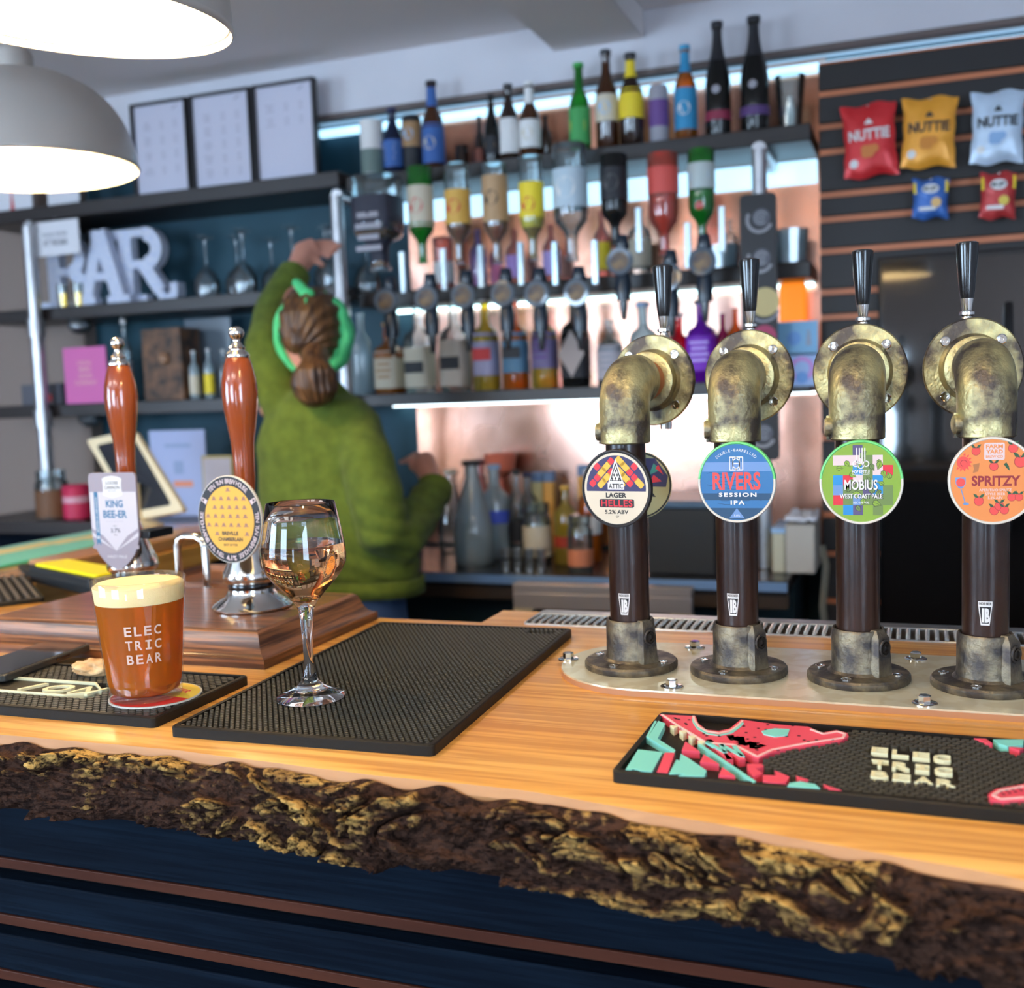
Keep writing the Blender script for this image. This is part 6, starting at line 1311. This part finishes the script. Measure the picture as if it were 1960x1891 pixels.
b.tube([wr_l, hand_l, hand_l+Vector((.025, .02, .018))], [.028, .036, .026], 16, flatz=.7)
fingers(hand_l+Vector((.010, .01, .01)), wr_l, Vector((.5, .6, .35)).normalized(), bd, [(.012, -.020, .0), (.012, -.014, 0), (.010, -.008, .0), (.008, -.004, 0)])
b.tube([hand_l+Vector((-.01, 0, -.02)), hand_l+Vector((.03, .0, -.022)), hand_l+Vector((.052, .01, -.045))], [.013, .0115, .009], 12)
b.tube([wr_r, hand_r, hand_r+Vector((-.01, .02, .02))], [.028, .036, .026], 16, flatz=.7)
fingers(hand_r, wr_r, Vector((.4, .7, .2)).normalized(), Vector((-.8, .3, .1)).normalized(), [(-.01, -.01, 0), (-.01, -.008, 0), (-.01, -.004, 0), (-.008, 0, 0)])
b.tube([hand_r+Vector((.0, 0, -.015)), hand_r+Vector((-.03, -.01, -.01)), hand_r+Vector((-.045, -.005, .01))], [.013, .0115, .009], 12)
for s in (-1, 1): b.lathe([(0, -.02), (.012, -.012), (.014, .008), (.006, .024), (0, .026)], 10, (hc.x+s*.080, hc.y+.01, hc.z-.01), sx=.6)
b.lathe([(0, -.012), (.012, -.006), (.007, .02), (0, .03)], 10, (hc.x, hc.y+.098, hc.z-.015))          # nose, on the hidden side
remesh('body', b, skin, woman, .0075, 3)
for s in (-1, 1): B().lathe([(0, -.012), (.010, -.006), (.012, 0), (.010, .006), (0, .012)], 14, (hc.x+s*.03, hc.y+.082, hc.z+.01)).build('eye', lab(WH), woman)
B().tube([(hc.x-.022, hc.y+.086, hc.z-.055), (hc.x, hc.y+.092, hc.z-.057), (hc.x+.022, hc.y+.086, hc.z-.055)], [.003, .006, .003], 8).build('mouth', lab((.45, .10, .10)), woman)
# sweater
b = B(); Pz = lambda u, v, dy=0: W_(u, v, dy)
def sec(ul, ur, v, ry, dy=0, tl=0): a, c = W_(ul, v, dy), W_(ur, v, dy); return ((a+c)/2, (c.x-a.x)/2, ry, tl)
loft(b, [sec(570, 645, 748, .06), sec(545, 690, 768, .080), sec(515, 722, 800, .095), sec(502, 738, 850, .102), sec(508, 750, 930, .106), sec(514, 775, 1000, .108), sec(510, 792, 1060, .112), sec(514, 797, 1090, .112), sec(519, 797, 1110, .106)])
b.tube([W_(560, 800), W_(528, 745, .0), W_(514, 660, .05), W_(527, 590, .13), wr_l+Vector((-.010, 0, 0))], [.066, .062, .060, .053, .042], 24)
b.tube([W_(678, 815, -.01), W_(703, 880, -.06), W_(720, 955, -.09), W_(735, 1025, -.09), W_(758, 1035, -.05), W_(802, 985, .10), wr_r+Vector((.0, .01, 0))], [.060, .064, .066, .064, .062, .056, .046], 26)
b.tube([W_(585, 762), W_(600, 752, -.01), W_(640, 752), W_(650, 762)], [.03, .035, .035, .03], 14)
def folds(c):
    n1 = noise.noise(Vector((c.x*9+c.z*5, c.y*7, c.z*11)))*.010
    dz = max(0, 1-abs(c.x-W_(740, 950).x)/.14)*max(0, 1-abs(c.z-W_(740, 1010).z)/.20)
    n2 = (abs(math.sin((c.z*1.0+c.x*.55)*62+2*noise.noise(c*7)))-.5)*.022*dz
    hem_ = -.006*max(0, 1-(c.z-hem.z)/.03) if c.z < hem.z+.03 else 0
    d = Vector((c.x-mid.x, c.y-YP, 0)); d = d.normalized() if d.length > .02 else Vector((0, -1, 0)); return c+d*(n1+n2+hem_)
sw = remesh('sweater', b, sweater, woman, .0085, 5, folds)
b = B(); a0, a1 = W_(519, 1114), W_(800, 1114)
N_ = 110; V = []; 
for k in range(N_): 
    an = 2*PI*k/N_; w_ = 1+(.010 if k % 2 else -.010); V += [((a0.x+a1.x)/2+(a1.x-a0.x)/2*1.0*w_*math.copysign(abs(math.cos(an))**.82, math.cos(an)), YP+.108*w_*math.copysign(abs(math.sin(an))**.82, math.sin(an)), z) for z in (hem.z+.012, hem.z-.030)]
b.add(V, [(2*k, 2*((k+1) % N_), 2*((k+1) % N_)+1, 2*k+1) for k in range(N_)]); b.build('ribbed_hem', sweater, sw, ang=180).modifiers.new('s', 'SOLIDIFY').thickness = .006
for p, q, r in ((W_(527, 590, .13), wr_l, .044), (W_(820, 985, .14), wr_r, .046)):
    d = (q-p).normalized(); B().tube([q-d*.02, q+d*.012, q+d*.020], [r*1.06, r, r*.84], 24).build('cuff', sweater, sw)
# jeans and shoes
b = B(); loft(b, [((hem.x, YP, hem.z-.16), .172, .125), ((hem.x, YP, hem.z-.05), .168, .115), ((hem.x, YP, hem.z+.03), .150, .095)])
for s in (-1, 1): hx = hem.x+s*.085; b.tube([(hx, YP, hem.z-.10), (hx+s*.005, YP-.01, .48), (hx+s*.01, YP, .10)], [.095, .072, .060], 22)
remesh('jeans', b, denim, woman, .012, 3)
for s in (-1, 1): hx = hem.x+s*.097; B().tube([(hx, YP-.06, .045), (hx, YP+.04, .055), (hx+s*.006, YP+.15, .035)], [.045, .050, .036], 16).build('shoe', blackm, woman)
# hair with ponytail and the scarf
b = B(); hp_ = hc+Vector((0, -.022, .012))
RH = Matrix.Translation(hc) @ Matrix.Rotation(math.radians(27), 4, 'Z') @ Matrix.Translation(-hc); b.X = RH
b.lathe([(0, -.085), (.045, -.078), (.074, -.045), (.0815, .0), (.080, .040), (.064, .078), (.036, .100), (0, .106)], 32, hp_, sy=1.2)
def strands(c):
    a = math.atan2(c.x-hp_.x, c.z-W_(603, 692).z); return c+(c-hp_).normalized()*(.0035*math.sin(a*34)+.003*noise.noise(c*30))
b.X = Matrix.Identity(4)
hr = remesh('hair', b, hair, woman, .006, 2, strands)
pt = [W_(602, 678, -.085), W_(603, 692, -.115), W_(604, 712, -.13), W_(602, 738, -.125), W_(600, 760, -.12), W_(596, 775, -.115)]
b = B(); b.tube(pt, [.034, .028, .048, .056, .046, .018], 22)
def st2(c): a = math.atan2(c.y-pt[2].y, c.x-pt[2].x); return c+Vector((math.cos(a), math.sin(a), 0))*(.003*math.sin(a*16+c.z*30)+.004*noise.noise(c*25))
remesh('ponytail', b, hair, hr, .005, 2, st2)
B().tube([W_(586, 690, -.10), W_(603, 696, -.128), W_(620, 689, -.10)], [.006, .007, .006], 10).build('hair_tie', lab((.12, .06, .03)), hr)
b = B(); ptsr = []; rr = []
for k in range(49):
    a = math.radians(-78+k*(336/48.)); cx, cz = W_(598, 636).x, W_(598, 636).z
    ptsr.append((cx+.086*math.sin(a)*1.0+.0*1, hc.y-.015+.045*math.cos(a+.2)-.03*abs(math.sin(a)), cz+.100*math.cos(a)+.0))
P = []
for k in range(60):
    a = 2*PI*k/60; P.append((a, (hc.x+.084*math.sin(a), hc.y-.030, W_(598, 638).z+.098*math.cos(a))))
V = []; n = 12
for a, p in P:
    fat = .0125+.010*max(0, math.sin(a))+.006*max(0, -math.cos(a))*max(0, math.sin(a)); dp = .026+.012*max(0, math.sin(a)); ux = Vector((math.sin(a), 0, math.cos(a)))
    for j in range(n): t_ = 2*PI*j/n; wv = 1+.10*math.sin(a*9+t_*2); V.append(tuple(Vector(p)+ux*fat*wv*math.cos(t_)+Vector((0, dp*wv*math.sin(t_), 0))))
b.X = RH; b.add(V, [(i*n+j, i*n+(j+1) % n, ((i+1) % 60)*n+(j+1) % n, ((i+1) % 60)*n+j) for i in range(60) for j in range(n)])
sc = b.build('head_scarf', band, woman, ang=80); kn = W_(588, 566, -.03)
b = B(); b.lathe([(0, -.020), (.014, -.014), (.018, 0), (.014, .014), (0, .020)], 16, kn, sx=1.2)
b.tube([kn, kn+Vector((-.012, -.005, .018)), kn+Vector((-.026, -.008, .036)), kn+Vector((-.030, -.006, .042))], [.010, .014, .011, .004], 12, flatz=.5)
b.tube([kn, kn+Vector((.004, -.02, -.016)), kn+Vector((.006, -.025, -.030))], [.010, .012, .004], 12, flatz=.5); b.build('scarf_knot', band, sc, ang=80)
